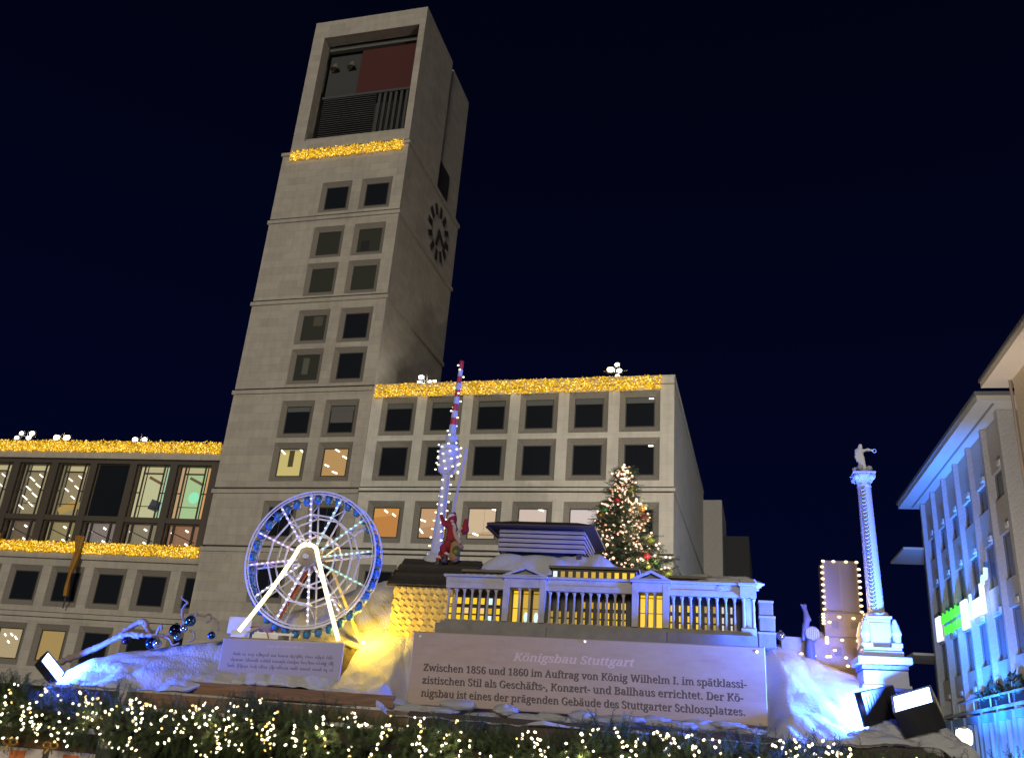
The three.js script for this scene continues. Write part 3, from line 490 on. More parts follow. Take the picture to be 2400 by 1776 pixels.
// ---------------------------------------------------------------- market stall; stall axes: x along the counter, z towards the visitor
const SA = -13 * rad;
const stallAt = (x, y, z) => { const c = Math.cos(SA), s = Math.sin(SA); return [0.704 + c * x + s * z, y, -6.562 - s * x + c * z]; };
const onStall = (name, label, cat, p, group) => thing(name, label, cat, stallAt(...p), SA, group);
const woodTex = dataTex(256, 256, (u, v) => { const g = fbm(u * 3, v * 34 + fbm(u * 4, v * 3, 7) * 3, 5), t = 0.75 + g * 0.55 + fbm(u * 9, v * 90, 2, 2) * 0.25; return [t, t * 0.95, t * 0.9]; });
woodTex.repeat.set(0.7, 1.4);
const wood = (r, g, b) => std(r, g, b, 0.7, { map: woodTex, bumpMap: woodTex, bumpScale: 0.002 });
const brownWood = wood(0.23, 0.125, 0.065), darkWood = wood(0.05, 0.03, 0.022);
{
  const s = onStall('market_stall', 'wooden market stall with decorated roof and fir garland along its eave', 'market stall', [-1, 0, 0]);
  const P = (n, g, m) => part(n, g, m, s).position.x = 1;
  P('fascia_board', rbox(1.68, 0.085, 0.03, 0.006, -2.18, 2.235, 0.17), brownWood);
  P('fascia_board', rbox(2.2, 0.1, 0.03, 0.006, -2.32, 2.125, 0.185), brownWood);
  P('fascia_board', rbox(3.62, 0.17, 0.03, 0.006, 0.6, 2.1, 0.205), darkWood);
  P('fascia_board', rbox(1.2, 0.18, 0.03, 0.006, -4.1, 2.08, 0.18), darkWood);
  P('eave_beam', rbox(7.3, 0.14, 0.12, 0.01, -1.1, 1.98, 0.08), darkWood);
  P('verge_board', bar([2.05, 2.37, 0.1], [2.6, 1.92, 0.3], 0.03, 0.16), darkWood);
  P('eave_soffit', boxes(-4.7, 2.45, 1.9, 1.92, -1.5, 0.2), darkWood);
  P('side_wall', boxes(2.3, 2.34, 0, 2.0, -1.7, 0.1), darkWood);
  P('back_wall', boxes(-4.7, 2.4, 0, 2.0, -1.74, -1.7), darkWood);
  P('counter', rbox(7, 0.06, 0.5, 0.01, -1.1, 1.0, 0.1), brownWood);
  P('counter_front', boxes(-4.6, 2.4, 0, 0.97, 0.1, 0.14), brownWood);
  P('lintel_board', rbox(1.15, 0.13, 0.03, 0.006, -4.1, 1.8, 0.26), wood(0.22, 0.11, 0.05));
  for (const x of [-2.72, -0.4, 2.2]) P('post', rbox(0.09, 2, 0.09, 0.01, x, 1, 0.14), darkWood);
  for (let k = 0; k < 12; k++) P('plank', rbox(0.3, 0.85, 0.02, 0.004, -2.6 + k * 0.31, 1.5, -0.35), darkWood);
}
{ // birch trunk beside the counter
  const bark = dataTex(128, 256, (u, v) => { const d = fbm(u * 3, v * 26, 4) + fbm(u * 8, v * 60, 2) * 0.7; const t = d > 0.16 ? 0.16 : 0.86 + d * 0.5; return [t, t * 0.97, t * 0.9]; });
  const b = onStall('birch_post', 'pale birch trunk post below the garland at the left', 'post', [-3.215, 0, 0.2]);
  part('trunk', lathe([[0.1, 0], [0.1, 1], [0.096, 1.86], [0, 1.87]], 24), std(0.52, 0.5, 0.4, 0.9, { map: bark, bumpMap: bark, bumpScale: 0.006 }), b);
}
for (const [x, w, l] of [[-4.13, 0.41, 'white price board with an orange block, leftmost below the garland'], [-3.685, 0.38, 'white price board with an orange block beside the birch post']]) {
  const b = onStall('price_board', l, 'sign', [x, 1.5, 0.28], 'white boards hanging below the garland');
  part('board', rbox(w, 0.26, 0.02, 0.006, 0, 0.105, 0), std(0.6, 0.5, 0.42, 0.7), b);
  part('print_block', box(0.13, 0.1, 0.004, 0, 0.165, 0.013), std(0.62, 0.17, 0.04, 0.7), b);
}

// white fleece draped over the stall roof
const hipPts = [[-4.3, 2.18], [-4.1, 2.31], [-3.92, 2.43], [-3.66, 2.5], [-3.41, 2.565], [-3.16, 2.61], [-2.99, 2.66], [-2.77, 2.86], [-2.56, 2.95], [-2.27, 3.12], [-2.08, 3.22], [-1.82, 3.3], [-1.1, 3.5], [-0.97, 3.58], [-0.1, 3.6], [0.1, 3.45], [0.5, 3.3], [1.1, 3.0], [1.26, 2.9], [1.35, 2.85], [1.55, 2.77], [1.76, 2.67], [1.96, 2.59], [2.2, 2.42], [2.5, 2.06]];
const hemPts = [[-4.3, 2.19], [-4.1, 2.21], [-3.6, 2.17], [-2.95, 2.2], [-2.8, 2.27], [-2.2, 2.29], [-1.7, 2.27], [-1.45, 2.2], [-1.2, 2.19], [-0.9, 2.2], [0, 2.18], [0.6, 2.175], [1.2, 2.16], [1.9, 2.17], [2.15, 2.22], [2.5, 1.98]];
const table = (P, x) => { if (x <= P[0][0]) return P[0][1]; for (let i = 1; i < P.length; i++) if (x <= P[i][0]) return lerp(P[i - 1][1], P[i][1], (x - P[i - 1][0]) / (P[i][0] - P[i - 1][0])); return P[P.length - 1][1]; };
const roofY = (x, z) => { const d = 0.24 - z; let f = 2.2 + (d < 0.8 ? 0.75 * d : 0.6 + 1.2 * (d - 0.8)); const h = table(hipPts, x) + 0.03 * Math.max(0, -z - 0.6), k = 0.03; const zone = smooth(-1.5, -1.32, x) * (1 - smooth(1.15, 1.35, x)), f1 = Math.min(f, z > -0.06 ? 2.15 + 0.1 * (0.25 - z) : 2.181 + 1.2 * (-0.06 - z)); f = lerp(f, f1, zone); return -k * Math.log(Math.exp(-f / k) + Math.exp(-h / k)); };
const smooth = (a, b, x) => { const t = Math.min(1, Math.max(0, (x - a) / (b - a))); return t * t * (3 - 2 * t); };
const fleece = new THREE.MeshPhysicalMaterial({ color: C(0.44, 0.43, 0.42), roughness: 0.95, sheen: 0.3, sheenRoughness: 0.8, side: THREE.DoubleSide });
{
  const fib = dataTex(256, 256, (u, v) => { const t = 0.5 + fbm(u * 26, v * 26, 3) * 0.6 + fbm(u * 90, v * 90, 6, 2) * 0.35; return [t, t, t]; });
  fib.repeat.set(2.2, 2.2); fleece.bumpMap = fib; fleece.bumpScale = 0.006;
  const t = onStall('white_fleece', 'white fleece sheet draped in folds over the stall roof like snow', 'sheet', [-1, 2.2, 0]);
  const nu = 420, nv = 120, pos = [], uv = [], idx = [];
  for (let i = 0; i <= nu; i++) {
    const x = lerp(-4.22, 2.46, i / nu), open = smooth(-2.92, -2.78, x) * (1 - smooth(-1.6, -1.36, x)), zs = lerp(0.25, 0.1, open) + 0.012 * noise.noise(x * 6, 2, 1), hem = table(hemPts, x) + 0.03 * noise.noise(x * 5, 1, 4) + 0.012 * noise.noise(x * 17, 3, 4);
    const yTop = roofY(x, zs);
    for (let j = 0; j <= nv; j++) {
      const v = j / nv; let y, z, hang = 0;
      if (v < 0.1) { const s = v / 0.1; hang = 1; y = lerp(Math.min(hem, yTop - 0.004), yTop, s); z = zs + 0.02 * (1 - s) * noise.noise(x * 4, s, 2); }
      else { const s = (v - 0.1) / 0.9; z = lerp(zs, -1.75, Math.pow(s, 1.35)); y = roofY(x, z); }
      // folds: broad sags, tight creases running from the left lamp, crumpled roll along the eave
      const big = 0.05 * fbm(x * 1.9 + 3, z * 2.6, 5, 3), ax = x + 4.2, ang = Math.atan2(y - 2.25, ax), rad_ = Math.hypot(ax, y - 2.25);
      const left = 1 - smooth(-2.9, -2.4, x), crease = 0.10 * Math.pow(Math.abs(noise.noise(ang * 3.1 + 0.5 * rad_, rad_ * 0.8, 7)), 1.1) * left * smooth(0.05, 0.35, rad_);
      const right = smooth(1.2, 1.35, x), rc = 0.07 * Math.abs(noise.noise(x * 4.2 - z * 3.6, z * 1.2, 9)) * right;
      const roll = (1 - open) * (1 - 0.7 * smooth(-1.5, -1.3, x) * (1 - smooth(1.15, 1.3, x))) * smooth(-0.02, 0.1, z) * (0.06 * Math.abs(noise.noise(x * 2.4, z * 5 + x * 0.6, 2)) + 0.012 * Math.abs(noise.noise(x * 9, y * 12, 6)));
      const valley = -0.02 * Math.pow(1 - Math.abs(noise.noise(left > 0.5 ? ang * 6 + x * 0.8 : x * 4 - z * 3, left > 0.5 ? rad_ * 1.3 : z * 2.2 + x, 21)), 3) - 0.003 * Math.pow(1 - Math.abs(noise.noise(x * 9 + z * 4, z * 7 - x * 3, 33)), 6);
      const mid = valley + 0.04 * Math.abs(noise.noise(x * 3.2 + z * 1.7, z * 4.5, 12)) * (1 - left) * (1 - right);
      const dd = (v < 0.02 ? 0.3 : 1) * (big + crease + rc + roll + mid);
      pos.push(x + 1, y - 2.2 + dd * (hang ? 0.25 : 0.85), z + dd * (hang ? 1.0 : 0.5)); uv.push(x * 0.85 + y * 0.5, z * 1.1 + y * 0.35 - x * 0.1);
    }
  }
  for (let i = 0; i < nu; i++) for (let j = 0; j < nv; j++) { const a = i * (nv + 1) + j, b = a + nv + 1; idx.push(a, b, a + 1, b, b + 1, a + 1); }
  const g = new THREE.BufferGeometry(); g.setAttribute('position', new THREE.Float32BufferAttribute(pos, 3)); g.setAttribute('uv', new THREE.Float32BufferAttribute(uv, 2)); g.setIndex(idx); g.computeVertexNormals();
  const m = new THREE.Mesh(g, fleece); m.name = 'cloth'; m.castShadow = m.receiveShadow = true; t.add(m);
}
function crumple(x, y, z, w, h, d, s) { // a loose wad of the same fleece
  const g = new THREE.SphereGeometry(1, 40, 26), p = g.attributes.position;
  for (let i = 0; i < p.count; i++) { const a = p.getX(i), b = p.getY(i), c = p.getZ(i), k = 0.8 + 0.55 * Math.abs(fbm(a * 1.6 + s, b * 1.6, c * 1.6, 3)) + 0.12 * noise.noise(a * 7 + s, b * 7, c * 7); p.setXYZ(i, a * k * w / 2, b * k * h / 2, c * k * d / 2); }
  g.computeVertexNormals(); return g.translate(x, y, z);
}
{
  const t = onStall('fleece_roll', 'crumpled strip of white fleece along the foot of the large text board', 'sheet', [0, 2.215, 0.13]);
  const gs = []; for (let k = 0; k < 17; k++) gs.push(crumple(-1.36 + k * 0.165 + rr(-0.03, 0.03), rr(-0.03, 0.02), rr(-0.02, 0.04), rr(0.2, 0.34), rr(0.05, 0.1), rr(0.08, 0.14), k * 3.1).rotateZ(rr(-0.02, 0.02)));
  part('cloth', gs, fleece, t);
  const t2 = onStall('fleece_wad', 'white fleece wad lying on the right end of the columned model roof', 'sheet', [0.92, 3.2, -0.36]);
  part('cloth', [crumple(0.06, 0.04, 0.02, 0.5, 0.13, 0.22, 4), crumple(-0.16, 0.07, -0.12, 0.36, 0.14, 0.24, 9), crumple(0.0, -0.02, 0.11, 0.16, 0.1, 0.06, 2)], fleece, t2);
  const t3 = onStall('fleece_wad', 'grey lit fleece wad below the two right floodlights', 'sheet', [2.05, 2.28, 0.14]);
  part('cloth', [crumple(-0.02, 0, 0, 0.4, 0.16, 0.2, 7), crumple(0.16, -0.03, 0.02, 0.36, 0.2, 0.2, 11).rotateZ(-0.25), crumple(-0.25, -0.05, 0.04, 0.3, 0.1, 0.16, 15)], fleece, t3);
}

// ---------------------------------------------------------------- the two text boards
function nib(c, text, x, y, w, color, pen) { // broad pen lettering stretched to the width of its line
  c.save(); const m = c.measureText(text).width; c.translate(x, y); c.scale(w / m, 1); c.fillStyle = color;
  for (let k = 0; k <= pen; k++) c.fillText(text, k * 0.9 * m / w, -k * 0.25 + k);
  c.restore();
}
{
  const t = onStall('text_board', 'large brown board with lettering in front of the columned building model', 'sign', [-0.055, 2.5, 0]);
  t.rotateZ(0.009);
  part('board', rbox(2.51, 0.51, 0.05, 0.008, 0, 0, -0.028), std(0.36, 0.27, 0.225, 0.6), t);
  const tex = canvasTex(2048, 416, (c, w, h) => {
    c.fillStyle = '#a38e73'; c.fillRect(0, 0, w, h);
    for (let i = 0; i < 1500; i++) { c.fillStyle = i % 2 ? 'rgba(255,240,220,0.012)' : 'rgba(60,30,20,0.014)'; const x = rnd() * w, y = rnd() * h; c.fillRect(x, y, 20 + rnd() * 120, 4 + rnd() * 30); }
    c.textBaseline = 'alphabetic';
    c.font = 'italic 64px serif'; nib(c, 'Königsbau Stuttgart', 0.30 * w, 0.33 * h, 0.345 * w, '#c4ab9c', 3);
    c.font = '56px serif';
    nib(c, 'Zwischen 1856 und 1860 im Auftrag von König Wilhelm I. im spätklassi-', 0.036 * w, 0.535 * h, 0.915 * w, '#46342a', 5);
    nib(c, 'zistischen Stil als Geschäfts-, Konzert- und Ballhaus errichtet. Der Kö-', 0.036 * w, 0.715 * h, 0.905 * w, '#46342a', 5);
    nib(c, 'nigsbau ist eines der prägenden Gebäude des Stuttgarter Schlossplatzes.', 0.036 * w, 0.895 * h, 0.91 * w, '#46342a', 5);
  });
  part('print', new THREE.PlaneGeometry(2.49, 0.49).translate(0, 0, -0.0015), new THREE.MeshStandardMaterial({ color: C(1, 1, 1), map: tex, roughness: 0.55 }), t);
  for (const [x, y] of [[-1.2, 0.22], [0.02, 0.235], [1.2, 0.22]]) part('screw', new THREE.CylinderGeometry(0.009, 0.009, 0.008, 10).rotateX(Math.PI / 2).translate(x, y, 0.001), std(0.7, 0.7, 0.7, 0.3, { metalness: 0.9 }), t);
}
{
  const p = onStall('wheel_plinth', 'wooden box carrying the model ferris wheel behind the small text board', 'plinth', [-2.33, 2.3, -0.25]);
  part('box_side', boxes(0.455, 0.475, -0.1, 0.315, -0.22, 0.22), wood(0.12, 0.085, 0.045), p);
  part('box_side', boxes(-0.475, -0.455, -0.1, 0.315, -0.22, 0.22), wood(0.12, 0.085, 0.045), p);
  part('box_top', boxes(-0.48, 0.48, 0.316, 0.33, -0.23, 0.23), wood(0.3, 0.25, 0.2), p);
  part('box_back', boxes(-0.454, 0.454, -0.1, 0.315, -0.21, -0.2), wood(0.12, 0.085, 0.045), p);
  const t = onStall('text_board', 'small pale board with faint lettering below the model ferris wheel', 'sign', [-2.335, 2.485, 0.005]);
  t.rotateZ(0.0165);
  part('board', rbox(0.985, 0.276, 0.022, 0.006, 0, 0, -0.012), std(0.38, 0.34, 0.35, 0.6), t);
  const tex = canvasTex(1024, 288, (c, w, h) => { // illegible pen strokes in a title and three lines, as the photograph shows them
    c.fillStyle = '#c6bfc6'; c.fillRect(0, 0, w, h); c.lineCap = 'butt';
    const line = (x0, x1, y, s, col) => { c.strokeStyle = col; let x = x0; while (x < x1) { const word = 3 + Math.floor(rnd() * 8); for (let k = 0; k < word && x < x1; k++) { const up = rnd() < 0.25 ? 1.7 : 1, dn = rnd() < 0.12 ? 0.7 : 0; c.lineWidth = 3 + rnd() * 2.4; c.beginPath(); c.moveTo(x - 1, y - s * up); c.quadraticCurveTo(x + s * 0.2, y - s * 0.5, x + s * 0.45, y + s * dn); c.stroke(); if (rnd() < 0.6) { c.lineWidth = 1.6; c.beginPath(); c.moveTo(x + s * 0.4, y); c.quadraticCurveTo(x + s * 0.75, y - s * 0.2, x + s * 0.6, y - s); c.stroke(); } x += s * 0.66; } x += s * 0.9; } };
    line(0.38 * w, 0.68 * w, 0.18 * h, 15, '#dcd8e8');
    line(0.1 * w, 0.93 * w, 0.44 * h, 17, '#63596a'); line(0.09 * w, 0.94 * w, 0.6 * h, 17, '#63596a'); line(0.07 * w, 0.95 * w, 0.77 * h, 17, '#63596a');
  });
  part('print', new THREE.PlaneGeometry(0.97, 0.262).translate(0, 0, 0.0005), new THREE.MeshStandardMaterial({ color: C(0.56, 0.54, 0.54), map: tex, roughness: 0.5 }), t);
}

// ---------------------------------------------------------------- model ferris wheel
{
  const t = onStall('ferris_wheel', 'model ferris wheel with blue gondolas and a glowing A-shaped stand', 'ferris wheel', [-2.28, 2.632, -0.2]);
  const cy = 0.64, R = 0.548, zf = 0.085, zb = -0.065, steel = std(0.62, 0.6, 0.62, 0.5), cx = 0.0;
  const ringAt = (r, z, q) => new THREE.TorusGeometry(r, q, 8, 96).translate(cx, cy, z);
  part('rim', [ringAt(R, zf, 0.0085), ringAt(R - 0.022, zf, 0.005)], steel, t);
  part('rim', [ringAt(R, zb, 0.0085), ringAt(R - 0.022, zb, 0.005)], steel, t);
  part('cross_bar', [...Array(36)].map((_, k) => { const a = k * Math.PI / 18; return rod([cx + R * Math.cos(a), cy + R * Math.sin(a), zf], [cx + R * Math.cos(a), cy + R * Math.sin(a), zb], 0.003, 0.003, 6); }), steel, t);
  const A0 = 8 * rad, led = new THREE.SphereGeometry(0.0085, 8, 6);
  const cols = { w: new THREE.MeshBasicMaterial({ color: C(1.6, 1.6, 1.75) }), c: new THREE.MeshBasicMaterial({ color: C(0.75, 1.5, 1.6) }), g: new THREE.MeshBasicMaterial({ color: C(0.6, 1.5, 1.15) }), p: new THREE.MeshBasicMaterial({ color: C(1.5, 1.0, 1.6) }), v: new THREE.MeshBasicMaterial({ color: C(1.2, 1.1, 1.9) }) };
  const key = ['c', 'c', 'c', 'v', 'v', 'p', 'p', 'w', 'w', 'w', 'w', 'g'];
  for (let k = 0; k < 12; k++) {
    const a = A0 + k * Math.PI / 6, ca = Math.cos(a), sa = Math.sin(a), at = (r, z) => [cx + r * ca, cy + r * sa, z];
    for (const z of [zf, zb]) {
      const w = z === zf ? 0.016 : 0.012;
      const s = part('spoke', bar(at(0.06, z), at(R - 0.02, z), w, 0.008), steel, t);
      if (z === zf) for (let j = 0; j < 9; j++) part('bulb', led, cols[key[k]], s).position.set(...at(0.13 + j * 0.045, z + 0.009)), s.children.at(-1).scale.set(1.35, 0.8, 0.8);
      const b = a + Math.PI / 6;
      for (const r of [0.36, 0.215]) part('brace', bar(at(r, z), [cx + r * Math.cos(b), cy + r * Math.sin(b), z], 0.013, 0.007), steel, t);
    }
    part('strut', [bar(at(0.36, zf), at(0.36, zb), 0.008, 0.008), bar(at(0.215, zf), at(0.215, zb), 0.008, 0.008), bar(at(0.36, zf), at(0.47, zb), 0.006, 0.006)], steel, t);
  }
  const cup = lathe([[0.001, -0.052], [0.02, -0.05], [0.03, -0.03], [0.031, -0.004], [0.027, -0.002], [0.025, -0.026], [0.001, -0.04]], 14), roof = lathe([[0.001, 0.03], [0.018, 0.024], [0.033, 0.012], [0.033, 0.009], [0.001, 0.014]], 14), hang = rod([0, 0.012, 0], [0, -0.004, 0.0], 0.024, 0.026, 14);
  const blue = std(0.03, 0.16, 0.44, 0.4), grey = std(0.16, 0.28, 0.42, 0.4);
  for (let k = 0; k < 36; k++) { const a = k * Math.PI / 18 + 0.08; const g = part('gondola', cup, blue, t); g.position.set(cx + (R - 0.012) * Math.cos(a), cy + (R - 0.012) * Math.sin(a) - 0.022, 0.008); part('gondola_roof', roof, blue, g); part('gondola_window', hang, grey, g); }
  part('hub', new THREE.CylinderGeometry(0.075, 0.075, 0.24, 28).rotateX(Math.PI / 2).translate(cx, cy, 0.03), std(0.2, 0.17, 0.14, 0.6), t);
  const neon = glow(2.3, 2.0, 1.0), zl = 0.175;
  const arch = []; for (let i = 0; i <= 8; i++) { const a = Math.PI * (1 - i / 8) ; arch.push([cx + 0.01 + 0.083 * Math.cos(a), cy + 0.035 + 0.055 * Math.sin(a), zl]); }
  part('neon_tube', tube([[-0.43, 0.04, zl + 0.03], [-0.25, 0.335, zl + 0.01], ...arch, [0.24, 0.335, zl + 0.01], [0.39, 0.015, zl + 0.03]], 0.0165, 140, 10), neon, t, 'glowing warm white front legs');
  part('back_leg', [bar([0.09, 0.62, -0.15], [0.43, 0.02, -0.2], 0.022, 0.02)], std(0.7, 0.58, 0.2, 0.5), t);
  part('back_leg', [bar([-0.09, 0.62, -0.15], [-0.4, 0.02, -0.2], 0.024, 0.02)], std(0.3, 0.07, 0.05, 0.5), t);
  part('axle', new THREE.CylinderGeometry(0.02, 0.02, 0.36, 12).rotateX(Math.PI / 2).translate(cx, cy, 0.0), steel, t);
  part('bulb', new THREE.SphereGeometry(0.017, 12, 8).translate(0.445, 0.045, -0.175), glow(4, 3.6, 1.2), t);
  const l = new THREE.PointLight(C(1, 0.64, 0.035), 1.25); l.position.set(0.5, 0.13, -0.1); t.add(l);
  for (const sx of [-1, 1]) { const q = new THREE.PointLight(C(1, 0.72, 0.2), 0.045); q.position.set(sx * 0.12, cy + 0.1, 0.01); t.add(q); }
  const l2 = new THREE.PointLight(C(1, 0.8, 0.35), 0.1); l2.position.set(0.0, 0.25, 0.5); t.add(l2);
}
{ // white boarding platform beside the foot of the wheel
  const t = onStall('boarding_platform', 'small white model platform with boards behind the left foot of the wheel', 'platform', [-2.7, 2.632, -0.2]), wht = std(0.66, 0.65, 0.64, 0.7);
  part('panel', rbox(0.2, 0.13, 0.012, 0.003, -0.12, 0.105, 0), wht, t);
  part('panel', rbox(0.16, 0.06, 0.012, 0.003, -0.07, 0.03, 0.06), wht, t);
  part('step', rbox(0.22, 0.03, 0.1, 0.004, 0.16, 0.02, 0.05), wht, t);
  part('deck', rbox(0.34, 0.02, 0.12, 0.004, 0.2, 0.05, -0.02), wht, t);
  for (const x of [0.06, 0.2, 0.34]) part('post', box(0.012, 0.07, 0.012, x, 0.035, 0.03), wht, t);
  part('cable', tube([[0.0, 0.09, 0.06], [0.1, 0.09, 0.08], [0.17, 0.05, 0.1], [0.2, 0.01, 0.12]], 0.004, 30, 6), std(0.4, 0.03, 0.02, 0.5), t);
}
// ---------------------------------------------------------------- long columned building model behind the large board
{
  const t = onStall('columned_building_model', 'model of a long columned building with yellow lit windows and two gabled porticos', 'model building', [0, 2.6, -0.4]);
  t.rotateZ(0.008);
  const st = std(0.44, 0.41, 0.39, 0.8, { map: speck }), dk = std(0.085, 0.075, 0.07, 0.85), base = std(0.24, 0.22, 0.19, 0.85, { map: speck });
  const yellow = glow(1.0, 0.62, 0.012), dim = glow(0.42, 0.26, 0.02), pale = glow(0.95, 0.6, 0.22), cold = glow(0.8, 1.05, 1.05), deep = glow(0.62, 0.36, 0.008);
  // y here = stall height - 2.6, front of columns at z = 0.15
  for (const [a, b] of [[-1.2, -0.35], [-0.346, 0.53], [0.534, 1.16]]) part('stylobate', boxes(a, b, -0.1, 0.245, -0.3, 0.235), base, t);
  for (let k = 0; k < 3; k++) part('step', boxes(-1.17 + k * 0.012, 1.13, 0.246 + k * 0.012, 0.257 + k * 0.012, -0.3, 0.222 - k * 0.02), base, t);
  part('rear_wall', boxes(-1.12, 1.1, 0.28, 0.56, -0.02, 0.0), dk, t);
  part('end_wall', boxes(-1.14, -1.12, 0.28, 0.56, -0.3, 0.03), st, t);
  part('architrave', [boxes(-1.16, -0.7, 0.52, 0.56, 0.125, 0.175), boxes(-0.38, 0.28, 0.52, 0.56, 0.125, 0.175), boxes(0.54, 1.06, 0.52, 0.56, 0.125, 0.175)], st, t);
  part('entablature', [boxes(-1.165, -0.7, 0.561, 0.605, -0.3, 0.168), boxes(-0.38, 0.28, 0.561, 0.605, -0.3, 0.168), boxes(0.54, 1.07, 0.561, 0.605, -0.3, 0.168)], st, t);
  part('cornice', [rbox(0.5, 0.018, 0.5, 0.004, -0.935, 0.615, -0.06), rbox(0.66, 0.018, 0.5, 0.004, -0.05, 0.615, -0.06), rbox(0.53, 0.018, 0.5, 0.004, 0.81, 0.615, -0.06)], st, t);
  const colG = merge([lathe([[0.0128, 0], [0.0125, 0.004], [0.0105, 0.008], [0.0085, 0.20], [0.0105, 0.208], [0.013, 0.214], [0.013, 0.222], [0, 0.222]], 12), box(0.029, 0.007, 0.029, 0, 0.2255, 0), box(0.028, 0.007, 0.028, 0, 0.0, 0)]);
  const colX = []; for (let x = -1.14; x < -0.72; x += 0.0625) colX.push(x); for (let x = -0.345; x < 0.27; x += 0.0615) colX.push(x); for (let x = 0.575; x < 1.05; x += 0.0625) colX.push(x);
  for (const x of colX) part('column', colG, st, t).position.set(x, 0.287, 0.145);
  const two = [[0.42, 0.055], [0.348, 0.05], [0.292, 0.05]]; // [sill, height] of the three rows of openings
  colX.forEach((x, i) => two.forEach(([y, h], r) => {
    const wx = x - 0.01, right = x > 0.54, mid = x > -0.36 && x < 0.3;
    let m = yellow; if (mid) m = x < -0.2 ? dim : x < 0.08 ? deep : yellow; if (mid && r === 0 && x < -0.15) return; if (right && x > 0.8) m = x > 0.92 ? null : dim; if (!right && !mid && (i === 2 || i === 4) && r === 1) m = pale; if (!right && !mid && i === 5) m = r === 1 ? deep : cold; if (!right && !mid && i > 6 && r === 0) m = deep;
    const w = part('window', ring(0.041, h + 0.004, 0.004, 0.008), dk, t); w.position.set(wx, y, 0.006);
    part(m ? 'window_glow' : 'pane', box(0.034, h - 0.004, 0.003, 0, h / 2, 0), m ?? mat.darkPane, w);
  }));
  // attic with a row of small windows
  const attic = (a, b, y1, z, n, y0, hh, pick) => { part('attic', boxes(a, b, 0.624, y1, -0.3, z), dk, t); for (let k = 0; k < n; k++) { const x = lerp(a, b, (k + 0.5) / n), w = part('window', ring((b - a) / n * 0.68, hh, 0.004, 0.008), dk, t); w.position.set(x, y0, z + 0.004); part('window_glow', box((b - a) / n * 0.6, hh - 0.006, 0.003, 0, hh / 2, 0), pick(k), w); } part('attic_roof', boxes(a - 0.02, b + 0.02, y1 + 0.001, y1 + 0.02, -0.3, z + 0.03), std(0.16, 0.14, 0.1, 0.9, { map: speck }), t); };
  attic(-0.37, 0.29, 0.725, -0.02, 11, 0.648, 0.062, (k) => k === 0 ? cold : k < 4 ? dim : k < 8 ? deep : yellow);
  attic(-1.06, -0.68, 0.668, 0.02, 7, 0.634, 0.024, (k) => k < 3 ? yellow : cold);
  attic(0.55, 0.86, 0.668, 0.02, 4, 0.634, 0.024, () => pale);
  // two gabled porticos
  for (const [x0, x1, mm] of [[-0.70, -0.375, [yellow, deep, dim]], [0.275, 0.545, [yellow, yellow, yellow]]]) {
    const w = x1 - x0, xm = (x0 + x1) / 2;
    part('portico_wall', [boxes(x0, x0 + 0.045, 0.28, 0.6, 0.0, 0.2), boxes(x1 - 0.045, x1, 0.28, 0.6, 0.0, 0.2), boxes(x0 + 0.046, x1 - 0.046, 0.535, 0.6, 0.0, 0.198)], st, t);
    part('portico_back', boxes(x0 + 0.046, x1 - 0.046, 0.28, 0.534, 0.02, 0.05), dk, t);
    part('cornice', rbox(w + 0.035, 0.016, 0.25, 0.004, xm, 0.609, 0.1), st, t);
    const s = new THREE.Shape([[x0 - 0.02, 0.618], [x1 + 0.02, 0.618], [xm, 0.69]].map((p) => new THREE.Vector2(...p))); s.holes.push(new THREE.Path([[x0 + 0.045, 0.627], [xm, 0.674], [x1 - 0.045, 0.627]].map((p) => new THREE.Vector2(...p))));
    part('gable', new THREE.ExtrudeGeometry(s, { depth: 0.24, bevelEnabled: true, bevelSize: 0.003, bevelThickness: 0.003, bevelSegments: 1 }).translate(0, 0, -0.02), st, t);
    part('tympanum', new THREE.ExtrudeGeometry(new THREE.Shape([[x0 + 0.04, 0.624], [x1 - 0.04, 0.624], [xm, 0.676]].map((p) => new THREE.Vector2(...p))), { depth: 0.05, bevelEnabled: false }).translate(0, 0, 0.13), base, t);
    const pw = (w - 0.092) / 3;
    for (let k = 0; k < 3; k++) {
      const x = x0 + 0.046 + pw * (k + 0.5), f = part('window', [ring(pw * 0.84, 0.252, 0.004, 0.01), box(pw * 0.8, 0.005, 0.01, 0, 0.115, 0), box(pw * 0.8, 0.005, 0.01, 0, 0.226, 0)], dk, t); f.position.set(x, 0.282, 0.06);
      part('window_glow', box(pw * 0.76, 0.243, 0.003, 0, 0.126, 0), mm[k], f);
      if (x0 < 0 && k) part('foil', crumple(0, 0.05, 0.008, pw * 0.5, 0.085, 0.01, k * 7), glow(0.75, 0.98, 0.98), f);
      if (k) part('column', colG, st, t).position.set(x - pw / 2, 0.283, 0.17), t.children.at(-1).scale.set(0.9, 1.09, 0.9);
    }
  }
  // corner pavilion at the right end
  part('pavilion_wall', [boxes(1.055, 1.16, 0.2, 0.30, -0.06, 0.19), boxes(1.052, 1.165, 0.52, 0.6, -0.06, 0.2)], st, t);
  part('pavilion_core', boxes(1.075, 1.14, 0.3, 0.52, -0.04, 0.12), st, t);
  part('cornice', rbox(0.14, 0.02, 0.3, 0.004, 1.108, 0.611, 0.07), st, t);
  part('parapet', rbox(0.11, 0.03, 0.25, 0.006, 1.108, 0.637, 0.07), st, t);
  for (const [x, z] of [[1.075, 0.165], [1.142, 0.165], [1.142, 0.04]]) part('column', colG, st, t).position.set(x, 0.3, z), t.children.at(-1).scale.set(1.35, 0.96, 1.35);
